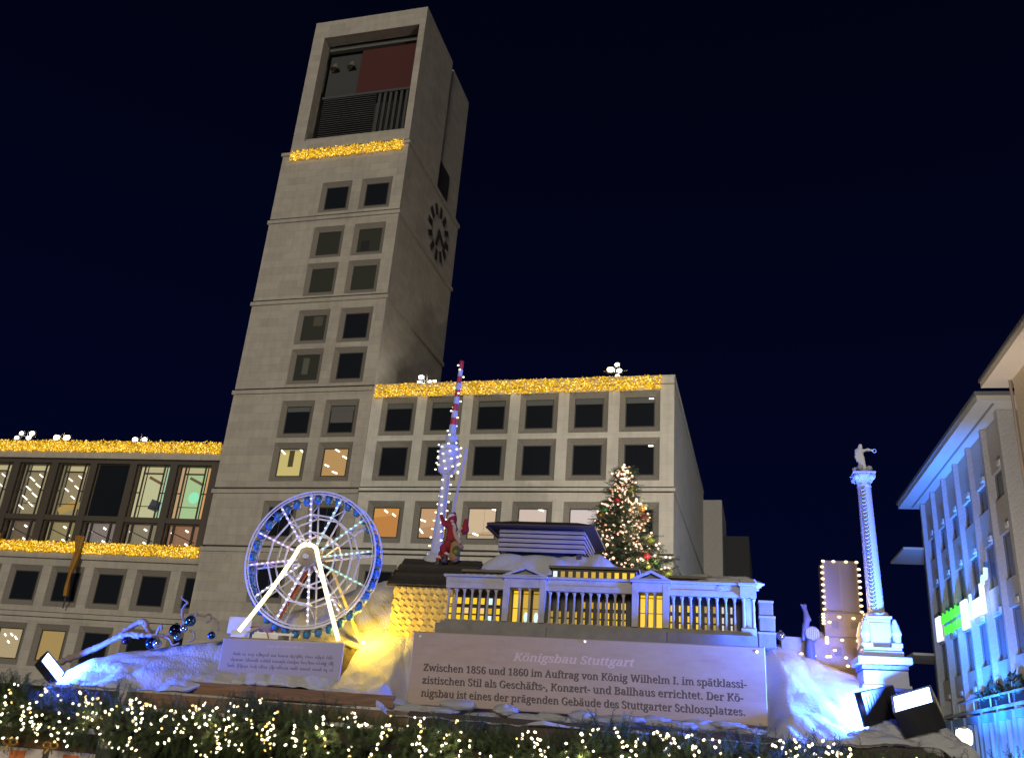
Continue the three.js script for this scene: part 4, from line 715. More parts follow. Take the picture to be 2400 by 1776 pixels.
  part('roof', new THREE.CylinderGeometry(0.12, 0.36, 0.09, 4, 1).rotateY(Math.PI / 4).scale(3.4, 1, 0.6).translate(-0.1, 0.665, -0.25), std(0.15, 0.14, 0.12, 0.9, { map: speck }), t);
}
{ // louvred ventilation turret on the stall roof
  const t = onStall('louvred_turret', 'dark roofed louvred turret on the stall roof, lit blue', 'roof turret', [-0.62, 3.61, -1.6]);
  const sl = wood(0.42, 0.40, 0.40), hw = 0.365, hd = 0.36;
  for (let k = 0; k < 5; k++) {
    const y = 0.02 + k * 0.042;
    for (const s of [1, -1]) {
      part('slat', rbox(2 * hw + 0.04, 0.034, 0.011, 0.003).rotateX(-0.36 * s).translate(0, y, s * (hd + 0.012)), sl, t);
      part('slat', rbox(0.011, 0.034, 2 * hd + 0.0, 0.003).rotateZ(0.36 * s).translate(s * (hw + 0.02), y, 0), sl, t);
    }
  }
  for (const [x, z] of [[-1, -1], [1, -1], [-1, 1], [1, 1]]) part('post', box(0.045, 0.36, 0.045, x * (hw - 0.025), 0.03, z * (hd - 0.025)), darkWood, t);
  part('lining', box(2 * hw - 0.1, 0.36, 2 * hd - 0.1, 0, 0.02, 0), std(0.02, 0.018, 0.016, 0.9), t);
  part('eave_board', rbox(2 * hw + 0.24, 0.02, 2 * hd + 0.24, 0.004, 0, 0.222, 0), darkWood, t);
  part('roof', new THREE.CylinderGeometry(0.45, 0.70, 0.06, 4, 1).rotateY(Math.PI / 4).scale(0.98, 1, 0.98).translate(0, 0.263, 0), std(0.02, 0.018, 0.017, 0.8), t);
  part('bracket', bar([-hw - 0.13, 0.21, hd + 0.08], [-hw - 0.02, 0.12, hd + 0.02], 0.02, 0.02), darkWood, t);
}
{ // hall model clad in woven strips
  const t = onStall('woven_building_model', 'model building with yellow lit woven walls and dark shingled roof', 'model building', [-1.42, 2.74, -0.7]);
  const straw = std(0.55, 0.43, 0.19, 0.8), strawB = std(0.46, 0.35, 0.14, 0.85), roofM = [std(0.035, 0.03, 0.024, 0.9), std(0.05, 0.042, 0.03, 0.9), std(0.026, 0.022, 0.02, 0.9)];
  part('wall', boxes(-0.25, 0.3, -0.2, 0.405, -0.2, 0.19), strawB, t);
  const tile = rbox(0.07, 0.05, 0.012, 0.004).rotateZ(-0.55), n = 11, m = 10;
  for (let j = 0; j < n; j++) for (let i = 0; i < m; i++) { const p = part('shingle', tile, (i + j) % 2 ? straw : strawB, t); p.position.set(-0.225 + i * 0.051 + (j % 2) * 0.025, -0.12 + j * 0.049, 0.2); p.rotation.set(0.24, (i % 2 ? 0.16 : -0.1), rr(-0.05, 0.05)); }
  for (let j = 0; j < 9; j++) for (let i = 0; i < 5; i++) { const p = part('shingle', tile, strawB, t); p.position.set(-0.26, -0.12 + j * 0.06, 0.15 - i * 0.075); p.rotation.set(0, -Math.PI / 2, 0); }
  const a = Math.atan2(0.275, 0.42);
  part('roof', boxes(-0.33, 0.36, -0.02, 0, 0, 0.5).rotateX(a).translate(0, 0.70, -0.22), roofM[0], t);
  const sh = rbox(0.062, 0.012, 0.085, 0.003);
  for (let j = 0; j < 8; j++) for (let i = 0; i < 12; i++) { const s = (j + 0.5) / 8, p = part('shingle', sh, roofM[(i * 3 + j * 5) % 3], t); p.position.set(-0.315 + i * 0.058 + (j % 2) * 0.02, 0.705 - Math.sin(a) * s * 0.5, -0.22 + Math.cos(a) * s * 0.5); p.rotation.set(a + 0.1, rr(-0.06, 0.06), rr(-0.1, 0.1)); }
}
{ // television tower model
  const t = onStall('television_tower_model', 'tall slender television tower model with striped mast and a string of lights', 'model tower', [-1.52, 3.28, -1.0]);
  t.rotateZ(-0.03);
  const w = std(0.42, 0.42, 0.46, 0.7), red = std(0.42, 0.03, 0.04, 0.6);
  part('shaft', lathe([[0.062, 0], [0.05, 0.2], [0.042, 0.5], [0.036, 0.95], [0.036, 0.965]], 24), w, t);
  part('foot', lathe([[0.12, 0.14], [0.1, 0.2], [0.06, 0.24]], 20), w, t);
  part('pod', lathe([[0.036, 0.955], [0.078, 0.985], [0.084, 1.02], [0.091, 1.025], [0.091, 1.05], [0.084, 1.055], [0.087, 1.085], [0.096, 1.09], [0.096, 1.115], [0.088, 1.12], [0.09, 1.15], [0.1, 1.155], [0.1, 1.18], [0.09, 1.185], [0.09, 1.215], [0.1, 1.22], [0.1, 1.235], [0.052, 1.24]], 32), w, t);
  part('upper_pod', lathe([[0.05, 1.235], [0.05, 1.31], [0.056, 1.315], [0.05, 1.335], [0.034, 1.35], [0.034, 1.44]], 24), w, t);
  for (let k = 0; k < 9; k++) { const y = 1.44 + k * 0.07, r = 0.03 - k * 0.0012; part('mast', new THREE.CylinderGeometry(r - 0.001, r, 0.0695, 14).translate(0, y + 0.035, 0), k % 2 ? w : red, t); }
  part('mast_tip', lathe([[0.024, 2.07], [0.022, 2.09], [0, 2.1]], 12), red, t);
  part('guy_rod', rod([0.17, 1.2, 0.05], [0.128, 0.6, 0.07], 0.011), std(0.36, 0.36, 0.5, 0.5), t);
  const bulb = new THREE.SphereGeometry(0.0085, 8, 6), bm = new THREE.MeshBasicMaterial({ color: C(2.6, 2.4, 1.6) });
  const put = (a, y, r) => { const b = part('bulb', bulb, bm, t); b.position.set(Math.cos(a) * r, y, Math.sin(a) * r); b.scale.set(1.3, 0.9, 1); };
  for (let k = 0; k < 30; k++) put(0.4 + k * 2.15, 0.2 + k * 0.026, 0.066 - k * 0.0006);
  for (let k = 0; k < 34; k++) put(k * 1.42, 0.985 + (k / 34) * 0.26, 0.105);
  for (let k = 0; k < 14; k++) put(k * 1.7, 1.27 + k * 0.06, 0.053 - k * 0.0016);
}
{ // climbing doll
  const t = onStall('climbing_doll', 'doll in a red hooded coat climbing the tower model with bags on its back', 'doll', [-1.365, 3.445, -0.86]);
  t.scale.set(0.74, 0.92, 0.92);
  const red = std(0.30, 0.014, 0.02, 0.85, { map: speck }), trim = std(0.62, 0.58, 0.54, 0.95), dk = std(0.04, 0.03, 0.03, 0.6);
  part('body', blob([[[0.015, 0.13, 0], [0.04, 0.27, 0.01], 0.062, 0.056], [[0.04, 0.27, 0.01], [0.025, 0.35, 0.01], 0.05, 0.04], [[0.02, 0.385, 0.015], [0.022, 0.39, 0.015], 0.046], [[0.025, 0.40, 0.01], [0.035, 0.44, -0.005], 0.04, 0.016], [[0.03, 0.3, 0.05], [-0.05, 0.33, 0.09], 0.027, 0.022], [[-0.05, 0.33, 0.09], [-0.1, 0.4, 0.06], 0.022, 0.018], [[0.05, 0.29, 0.04], [0.1, 0.22, 0.06], 0.026, 0.02], [[0.01, 0.14, 0.03], [-0.03, 0.09, 0.07], 0.042, 0.034], [[-0.03, 0.09, 0.07], [0.0, 0.03, 0.05], 0.034, 0.026], [[0.0, 0.13, -0.02], [-0.07, 0.06, -0.01], 0.04, 0.03], [[-0.07, 0.06, -0.01], [-0.1, 0.0, 0.0], 0.03, 0.026]], 0.008, 0.012), red, t);
  part('hood_trim', [new THREE.TorusGeometry(0.042, 0.014, 10, 22).rotateX(1.2).rotateZ(0.5).translate(0.015, 0.39, 0.025)], trim, t);
  part('face', blob([[[0.018, 0.36, 0.035], [0.03, 0.355, 0.045], 0.026, 0.022], [[0.045, 0.355, 0.05], [0.05, 0.354, 0.052], 0.006]], 0.004, 0.006), std(0.5, 0.3, 0.2, 0.7), t);
  part('scarf', [crumple(0.045, 0.31, 0.05, 0.085, 0.075, 0.06, 3), crumple(0.07, 0.27, 0.055, 0.06, 0.1, 0.04, 8)], std(0.55, 0.46, 0.33, 0.95), t);
  part('belt', new THREE.TorusGeometry(0.06, 0.012, 8, 24).rotateX(Math.PI / 2 - 0.2).translate(0.018, 0.155, 0.005), dk, t);
  part('cuff', [new THREE.TorusGeometry(0.03, 0.012, 8, 16).rotateX(1.1).translate(0.0, 0.035, 0.05), new THREE.TorusGeometry(0.028, 0.012, 8, 16).rotateX(1.2).translate(-0.1, 0.012, 0)], trim, t);
  part('boot', [blob([[[0.0, 0.02, 0.05], [0.0, -0.02, 0.05], 0.024, 0.022], [[0.0, -0.02, 0.05], [-0.03, -0.025, 0.07], 0.02, 0.016]], 0.006, 0.01), blob([[[-0.1, -0.005, 0.0], [-0.1, -0.04, 0.0], 0.022, 0.02], [[-0.1, -0.04, 0.0], [-0.125, -0.045, 0.015], 0.018, 0.014]], 0.006, 0.01)], dk, t);
  part('red_sack', blob([[[0.185, 0.37, 0.0], [0.185, 0.29, 0.0], 0.026, 0.04], [[0.185, 0.29, 0], [0.17, 0.255, 0.01], 0.034, 0.014]], 0.007, 0.012), red, t);
  part('strap', [tube([[0.06, 0.3, 0.06], [0.11, 0.2, 0.07], [0.16, 0.15, 0.05]], 0.02, 20, 8), tube([[0.1, 0.24, 0.06], [0.16, 0.3, 0.03]], 0.012, 10, 8)], std(0.45, 0.3, 0.18, 0.9), t);
  part('toy_bag', blob([[[0.09, 0.12, 0.03], [0.1, 0.03, 0.03], 0.05, 0.062], [[0.12, 0.14, 0.03], [0.17, 0.12, 0.02], 0.03, 0.024]], 0.008, 0.014), std(0.36, 0.19, 0.075, 0.9, { map: speck }), t);
  part('wreath', new THREE.TorusGeometry(0.035, 0.016, 10, 20).translate(0.13, 0.07, 0.075), std(0.06, 0.1, 0.03, 0.9), t);
}
{ // memorial column model
  const t = onStall('column_model', 'white model of a monumental column with reliefs and a statue on top', 'model column', [1.978, 2.56, -0.22]);
  t.rotateZ(0.018);
  const w = std(0.42, 0.42, 0.44, 0.65), carve = (g, amp, f, s) => { const p = g.attributes.position; g.computeVertexNormals(); const n = g.attributes.normal; for (let i = 0; i < p.count; i++) { const a = p.getX(i), b = p.getY(i), c = p.getZ(i), k = amp * fbm(a * f + s, b * f, c * f, 3); p.setXYZ(i, a + n.getX(i) * k, b + n.getY(i) * k, c + n.getZ(i) * k); } g.computeVertexNormals(); return g; };
  part('plinth', [rbox(0.285, 0.1, 0.285, 0.006, 0, 0.055, 0), rbox(0.31, 0.02, 0.31, 0.006, 0, 0.0, 0)], w, t);
  part('frieze', [carve(new THREE.BoxGeometry(0.292, 0.026, 0.292, 40, 4, 40).translate(0, 0.124, 0), 0.01, 60, 1)], std(0.2, 0.24, 0.34, 0.8), t);
  part('cornice', [carve(new RoundedBoxGeometry(0.35, 0.05, 0.35, 6, 0.012).translate(0, 0.168, 0), 0.006, 30, 4)], w, t);
  part('step', [rbox(0.26, 0.035, 0.26, 0.005, 0, 0.215, 0), box(0.24, 0.02, 0.24, 0, 0.245, 0)], w, t);
  for (const [x, z] of [[-0.095, 0.09], [0.095, 0.09], [0.095, -0.09], [-0.095, -0.09]]) {
    part('corner_block', rbox(0.07, 0.03, 0.07, 0.006, x, 0.272, z), w, t);
    const s = x < 0 ? -1 : 1;
    part('corner_statue', blob([[[x, 0.29, z], [x + 0.004 * s, 0.36, z], 0.026, 0.02], [[x + 0.004 * s, 0.36, z], [x, 0.4, z], 0.022, 0.018], [[x, 0.43, z + 0.004], [x, 0.437, z + 0.004], 0.0145, 0.013], [[x + 0.014 * s, 0.405, z], [x + 0.028 * s, 0.35, z + 0.012], 0.009, 0.007], [[x - 0.012 * s, 0.4, z], [x - 0.012 * s, 0.35, z + 0.02], 0.009, 0.007], [[x + 0.012 * s, 0.3, z + 0.01], [x + 0.018 * s, 0.345, z + 0.008], 0.016, 0.01]], 0.0045, 0.007), w, t);
  }
  part('pedestal', [rbox(0.155, 0.2, 0.155, 0.008, 0, 0.355, 0), rbox(0.13, 0.13, 0.165, 0.004, 0, 0.36, 0), rbox(0.165, 0.13, 0.13, 0.004, 0, 0.36, 0), rbox(0.175, 0.018, 0.175, 0.005, 0, 0.462, 0)], w, t);
  part('garland_base', carve(new THREE.TorusGeometry(0.062, 0.02, 14, 44).rotateX(Math.PI / 2).translate(0, 0.482, 0), 0.014, 55, 2), w, t);
  const r0 = 0.056, r1 = 0.047, y0 = 0.49, y1 = 1.43;
  part('shaft', new THREE.CylinderGeometry(r1, r0, y1 - y0, 40, 1).translate(0, (y0 + y1) / 2, 0), w, t);
  const leaves = []; for (let k = 0; k < 33; k++) { const f = k / 33, y = y0 + 0.02 + f * (y1 - y0 - 0.04), r = lerp(r0, r1, f), a = -Math.PI / 2 - 0.38, q = (da, dy, dr) => [Math.cos(a + da) * (r + dr), y + dy, -Math.sin(a + da) * (r + dr)]; leaves.push(tube([q(-0.34, 0.008, 0.001), q(-0.1, -0.008, 0.006), q(0.2, -0.003, 0.006), q(0.36, 0.014, 0.002)], 0.0042, 10, 6), tube([q(-0.1, 0.012, 0.001), q(0.08, 0.006, 0.005), q(0.16, 0.016, 0.002)], 0.003, 6, 5)); }
  part('relief', leaves, w, t);
  part('capital', [carve(lathe([[0.047, 1.40], [0.052, 1.41], [0.048, 1.425], [0.055, 1.45], [0.07, 1.475], [0.08, 1.49], [0.075, 1.5], [0, 1.5]], 40), 0.012, 45, 7), rbox(0.16, 0.014, 0.16, 0.004, 0, 1.505, 0), ...[0, 1, 2, 3].map((k) => carve(new THREE.SphereGeometry(0.026, 14, 10).translate(0.074 * Math.cos(k * Math.PI / 2 + 0.785), 1.478, 0.074 * Math.sin(k * Math.PI / 2 + 0.785)), 0.012, 60, k))], w, t);
  part('statue_base', [lathe([[0.05, 1.512], [0.045, 1.53], [0.03, 1.545], [0, 1.548]], 20), ...[0, 1, 2, 3].map((k) => carve(new THREE.SphereGeometry(0.021, 12, 10).translate(0.05 * Math.cos(k * Math.PI / 2 + 0.4), 1.548, 0.05 * Math.sin(k * Math.PI / 2 + 0.4)), 0.01, 60, k))], w, t);
  part('statue', blob([[[0.0, 1.55, 0], [-0.002, 1.62, 0], 0.026, 0.021], [[-0.002, 1.62, 0], [-0.008, 1.685, 0], 0.02, 0.024], [[-0.008, 1.685, 0], [-0.006, 1.70, 0], 0.022, 0.012], [[0.0, 1.724, 0.004], [0.002, 1.73, 0.005], 0.0145, 0.013], [[0.012, 1.69, 0], [0.05, 1.695, 0.012], 0.010, 0.008], [[0.05, 1.695, 0.012], [0.082, 1.688, 0.018], 0.008, 0.007], [[-0.03, 1.692, 0], [-0.036, 1.64, 0.012], 0.010, 0.008], [[-0.036, 1.64, 0.012], [-0.03, 1.605, 0.018], 0.009, 0.009], [[0.01, 1.56, 0.012], [0.008, 1.64, 0.015], 0.014, 0.008]], 0.004, 0.006), std(0.72, 0.72, 0.78, 0.6), t);
  part('wreath', new THREE.TorusGeometry(0.013, 0.003, 8, 18).translate(0.094, 1.684, 0.018), w, t);
}
{ // town hall model with bulbs along its edges
  const t = onStall('tower_building_model', 'model of a square tower with a low wing, edged with warm bulbs', 'model building', [1.80, 2.7, -0.72]);
  const st = std(0.27, 0.2, 0.12, 0.85, { map: speck }), dk = std(0.16, 0.13, 0.1, 0.9), bulb = new THREE.SphereGeometry(0.0105, 10, 8), bm = new THREE.MeshBasicMaterial({ color: C(3, 2.2, 1.1) });
  part('tower', rbox(0.255, 0.40, 0.24, 0.008, 0, 0.6, 0), std(0.24, 0.2, 0.2, 0.85), t);
  part('tower', [rbox(0.285, 0.17, 0.27, 0.008, 0.005, 0.32, 0), rbox(0.265, 0.24, 0.25, 0.008, 0.012, 0.115, 0), rbox(0.3, 0.1, 0.27, 0.006, 0.012, -0.05, 0)], st, t);
  part('panel', [box(0.1, 0.36, 0.006, -0.06, 0.6, 0.122), box(0.1, 0.36, 0.006, 0.06, 0.6, 0.122)], std(0.2, 0.17, 0.2, 0.85), t);
  part('cornice', [rbox(0.295, 0.014, 0.28, 0.004, 0.005, 0.41, 0), rbox(0.28, 0.012, 0.265, 0.004, 0.01, 0.238, 0), rbox(0.285, 0.012, 0.27, 0.004, 0.012, 0.0, 0)], dk, t);
  part('wing', [rbox(0.34, 0.2, 0.2, 0.006, -0.28, 0.12, 0.03)], st, t);
  part('wing_roof', new THREE.CylinderGeometry(0.09, 0.09, 0.17, 20, 1, false, 0, Math.PI).rotateZ(Math.PI / 2).rotateX(0).scale(1, 1.0, 1).translate(-0.2, 0.19, 0.02), std(0.2, 0.2, 0.42, 0.8), t);
  part('window', [box(0.05, 0.05, 0.006, -0.06, 0.32, 0.137), box(0.05, 0.05, 0.006, 0.075, 0.32, 0.137), box(0.05, 0.06, 0.006, -0.05, 0.13, 0.128), box(0.05, 0.06, 0.006, 0.08, 0.13, 0.128)], dk, t);
  const put = (x, y, z = 0.135) => { const b = part('bulb', bulb, bm, t); b.position.set(x, y, z); b.scale.set(1.3, 0.9, 1); };
  for (const x of [-0.12, -0.045, 0.045, 0.12]) put(x, 0.788);
  for (let k = 0; k < 8; k++) { put(-0.13, 0.745 - k * 0.045); put(0.133, 0.735 - k * 0.045); }
  for (let k = 0; k < 4; k++) { put(-0.142, 0.39 - k * 0.022, 0.145); put(0.152, 0.40 - k * 0.022, 0.145); put(-0.125, 0.225 - k * 0.013, 0.14); }
  for (const [x, y] of [[-0.03, 0.375], [0.07, 0.37], [-0.1, 0.335], [-0.02, 0.21], [0.09, 0.21], [-0.075, 0.135], [0.01, 0.03], [0.11, 0.02], [0.1, -0.05]]) put(x, y, 0.148);
  for (const x of [-0.44, -0.42, -0.34, -0.31, -0.24, -0.22, -0.13, -0.11, 0.0]) put(x, 0.09 + rr(-0.008, 0.008), 0.145);
  const l = new THREE.PointLight(C(1, 0.66, 0.2), 0.4); l.position.set(-0.12, 0.3, 0.5); t.add(l);
}
{ // small fountain figure with a disc and two sparkling baubles beside the models
  const t = onStall('statuette_model', 'small dark statuette on a striped round drum beside the bulb edged tower model', 'model figure', [1.55, 2.80, -0.55]);
  const d = std(0.07, 0.065, 0.08, 0.7);
  part('drum', new THREE.CylinderGeometry(0.052, 0.052, 0.05, 28).rotateX(Math.PI / 2).translate(0.02, 0.14, 0), std(0.09, 0.085, 0.09, 0.6), t);
  for (let k = -3; k <= 3; k++) part('slat', box(0.008, 0.09 - Math.abs(k) * 0.01, 0.006, 0.02 + k * 0.013, 0.14, 0.028), std(0.26, 0.25, 0.26, 0.6), t);
  part('figure', blob([[[-0.02, 0.18, 0], [-0.015, 0.25, 0], 0.022, 0.018], [[-0.015, 0.25, 0], [-0.02, 0.31, 0], 0.018, 0.012], [[-0.022, 0.34, 0], [-0.022, 0.345, 0], 0.012], [[-0.02, 0.3, 0], [-0.05, 0.35, 0.005], 0.008, 0.006], [[-0.02, 0.29, 0], [0.01, 0.24, 0.01], 0.008, 0.007], [[-0.03, 0.2, 0], [-0.045, 0.1, 0], 0.016, 0.012]], 0.005, 0.008), d, t);
  part('pedestal', lathe([[0.04, -0.1], [0.034, 0.05], [0.028, 0.1], [0, 0.1]], 16), d, t);
  const c = onStall('crate_stack', 'three brownish boxes stacked at the right end of the columned model', 'boxes', [1.235, 2.8, -0.38]);
  [[0, 0.05, 0.12], [0.004, 0.165, 0.11], [-0.002, 0.275, 0.1]].forEach(([x, y, s], i) => { const b = part('box', rbox(s, 0.1, s, 0.006, x, y, 0), std(0.2, 0.15, 0.12, 0.8, { map: speck }), c); part('lid', rbox(s + 0.008, 0.016, s + 0.008, 0.004, x, y + 0.05, 0), std(0.26, 0.2, 0.16, 0.8), b); });
}
// ---------------------------------------------------------------- driftwood and glass baubles on the left
{
  const t = onStall('driftwood_branch', 'knotty driftwood branches lying on the fleece at the left', 'branch', [-3.6, 2.5, -0.15]);
  const w = std(0.42, 0.33, 0.27, 0.9, { map: woodTex, bumpMap: woodTex, bumpScale: 0.004 });
  const limb = (pts, r0, r1, s) => { const q = pts.map(([x, y, z]) => [x + 3.6, y - 2.5, z + 0.15]); const n = 60, c = new THREE.CatmullRomCurve3(q.map((p) => V(...p))), g = new THREE.TubeGeometry(c, n, 1, 10), p = g.attributes.position, o = V(); for (let i = 0; i <= n; i++) { c.getPointAt(i / n, o); const k = lerp(r0, r1, i / n) * (1 + 0.5 * noise.noise(i * 0.35, s, 2) + 0.22 * noise.noise(i * 0.9, s, 8)); for (let j = 0; j <= 10; j++) { const a = i * 11 + j; const kk = k * (1 + 0.25 * noise.noise(j * 1.3, i * 0.25, s)); p.setXYZ(a, o.x + (p.getX(a) - o.x) * kk, o.y + (p.getY(a) - o.y) * kk, o.z + (p.getZ(a) - o.z) * kk); } } g.computeVertexNormals(); return g; };
  part('limb', limb([[-4.24, 2.36, -0.06], [-4.05, 2.45, -0.08], [-3.92, 2.52, -0.1], [-3.83, 2.58, -0.12], [-3.75, 2.61, -0.12], [-3.64, 2.6, -0.14]], 0.026, 0.022, 1), w, t);
  part('limb', limb([[-4.08, 2.46, -0.2], [-3.92, 2.58, -0.22], [-3.8, 2.66, -0.2], [-3.69, 2.72, -0.18], [-3.645, 2.72, -0.17], [-3.6, 2.66, -0.16], [-3.56, 2.62, -0.15]], 0.016, 0.026, 3), w, t);
  part('limb', limb([[-3.72, 2.62, -0.13], [-3.6, 2.61, -0.12], [-3.5, 2.62, -0.14], [-3.42, 2.62, -0.15], [-3.34, 2.68, -0.17], [-3.29, 2.73, -0.18]], 0.02, 0.011, 5), w, t);
  part('twig', limb([[-3.29, 2.72, -0.18], [-3.32, 2.77, -0.18], [-3.33, 2.83, -0.17], [-3.31, 2.87, -0.16], [-3.29, 2.885, -0.16], [-3.345, 2.92, -0.15], [-3.35, 2.94, -0.15]], 0.012, 0.006, 7), w, t);
  part('twig', limb([[-3.5, 2.62, -0.14], [-3.46, 2.67, -0.1], [-3.43, 2.69, -0.08], [-3.42, 2.655, -0.08]], 0.01, 0.008, 9), w, t);
  part('twig', limb([[-3.22, 2.70, -0.12], [-3.215, 2.77, -0.1], [-3.17, 2.79, -0.1], [-3.1, 2.785, -0.12], [-3.05, 2.80, -0.12], [-3.04, 2.75, -0.12], [-3.075, 2.735, -0.12]], 0.011, 0.007, 11), w, t);
  part('twig', limb([[-3.04, 2.78, -0.12], [-2.99, 2.76, -0.12], [-2.96, 2.72, -0.12], [-2.955, 2.68, -0.12]], 0.007, 0.006, 13), w, t);
  part('twig', limb([[-3.4, 2.60, -0.1], [-3.33, 2.59, -0.07], [-3.27, 2.545, -0.04], [-3.22, 2.56, -0.04]], 0.009, 0.006, 15), w, t);
  part('twig', limb([[-3.16, 2.66, -0.06], [-3.11, 2.64, -0.04], [-3.1, 2.6, -0.04], [-3.14, 2.575, -0.04]], 0.008, 0.006, 17), w, t);
  const balls = [[-3.74, 2.562, -0.12, 0.03, [0.03, 0.02, 0.06], 'dark violet bauble hanging between the two driftwood limbs'], [-3.51, 2.553, -0.12, 0.047, [0.02, 0.05, 0.1], 'dark blue glass bauble below the fork of the driftwood'], [-3.435, 2.55, -0.08, 0.035, [0.5, 0.52, 0.55], 'silver bauble beside the dark blue one on the fleece'], [-3.3, 2.66, -0.08, 0.048, [0.02, 0.02, 0.035], 'nearly black bauble under the raised twig'], [-3.175, 2.735, -0.06, 0.042, [0.06, 0.13, 0.24], 'slate blue bauble inside the curled twig'], [-3.2, 2.67, -0.03, 0.03, [0.45, 0.47, 0.5], 'silver bauble right of the black one'], [-2.975, 2.635, -0.07, 0.03, [0.06, 0.1, 0.25], 'small blue bauble beside the small text board'], [1.335, 2.9, -0.42, 0.032, [0.2, 0.17, 0.12], 'dark shiny bauble on the fleece right of the stacked boxes'], [-3.24, 2.605, -0.03, 0.026, [0.2, 0.3, 0.5], 'pale blue bauble lying below the black one']];
  for (const [x, y, z, r, c, l] of balls) {
    const b = onStall('glass_bauble', l, 'bauble', [x, y, z]);
    part('ball', new THREE.SphereGeometry(r, 32, 22), std(...c, 0.09, { metalness: 0.85 }), b);
    part('cap', lathe([[0.28 * r, r * 0.93], [0.26 * r, r * 1.18], [0, r * 1.2]], 14), std(0.6, 0.5, 0.3, 0.3, { metalness: 1 }), b);
  }
}
// ---------------------------------------------------------------- floodlights: a glowing face and a lamp of its size just in front of it
function flood(label, c, n, u, w, h, color, power, face, depth, taper) {
  n = V(...n).normalize(); u = V(...u); u.addScaledVector(n, -u.dot(n)).normalize(); const v = n.clone().cross(u);
  const t = onStall('floodlight', label, 'floodlight', c); const B = new THREE.Matrix4().makeBasis(u, v, n), q = new THREE.Quaternion().setFromRotationMatrix(B);
  const hold = (o) => { o.applyQuaternion(q); return o; };
  const dk = std(0.018, 0.018, 0.022, 0.5);
  const shell = new THREE.CylinderGeometry(0.7071, 0.7071 * taper, depth, 4, 1).rotateY(Math.PI / 4).rotateX(Math.PI / 2).scale(w * 1.12, h * 1.12, 1).translate(0, 0, -depth / 2 - 0.006);
  hold(part('housing', shell, dk, t));
  hold(part('lamp_bezel', ring(w * 1.12, h * 1.12, 0.008, 0.016).translate(0, -h * 0.56, 0), dk, t));
  hold(part('lamp_face', rbox(w, h, 0.006, 0.002), glow(...face), t));
  for (let k = -4; k <= 4; k++) hold(part('cooling_fin', box(0.004, h * 0.85, 0.005, k * w / 10, 0, -depth - 0.008).scale(taper + 0.1, taper, 1), dk, t));
  const l = new THREE.RectAreaLight(C(...color), power, w * 0.96, h * 0.96); l.position.copy(n).multiplyScalar(0.012); l.lookAt(n.clone().multiplyScalar(2)); t.add(l);
  l.quaternion.setFromRotationMatrix(new THREE.Matrix4().makeBasis(u.clone().negate(), v, n.clone().negate()));
  part('bracket', [rod([0, -0.13, 0.0], [0, 0, -depth * 0.6], 0.008)], dk, t);
  return t;
}
flood('floodlight with bright face at the left end of the stall roof', [-4.08, 2.305, 0.22], [0.86, 0.28, 0.12], [0.595, -0.476, -0.643], 0.21, 0.10, [0.025, 0.10, 1.0], 1900, [3, 4, 6], 0.07, 0.8);
flood('black floodlight seen from behind, aimed at the fleece right of the large board', [1.882, 2.43, 0.06], [-0.74, -0.1, -0.66], [-0.243, -0.072, 0.194], 0.37, 0.186, [0.025, 0.10, 1.0], 900, [3, 4, 6], 0.03, 0.95);
flood('floodlight with white glowing face and long dark housing at the foot of the column model', [2.06, 2.463, 0.26], [-0.42, 0.80, 0.42], [0.6, 0.35, 0.3], 0.225, 0.2, [0.04, 0.125, 1.0], 3800, [3, 4, 6], 0.16, 0.98);

flood('small blue floodlight behind the columned model, aimed at the louvred turret', [0.56, 3.325, -0.82], [-0.88, 0.52, -0.2], [0, 0.3, 1], 0.11, 0.05, [0.04, 0.10, 1.0], 2400, [2, 2.5, 5], 0.04, 0.9);

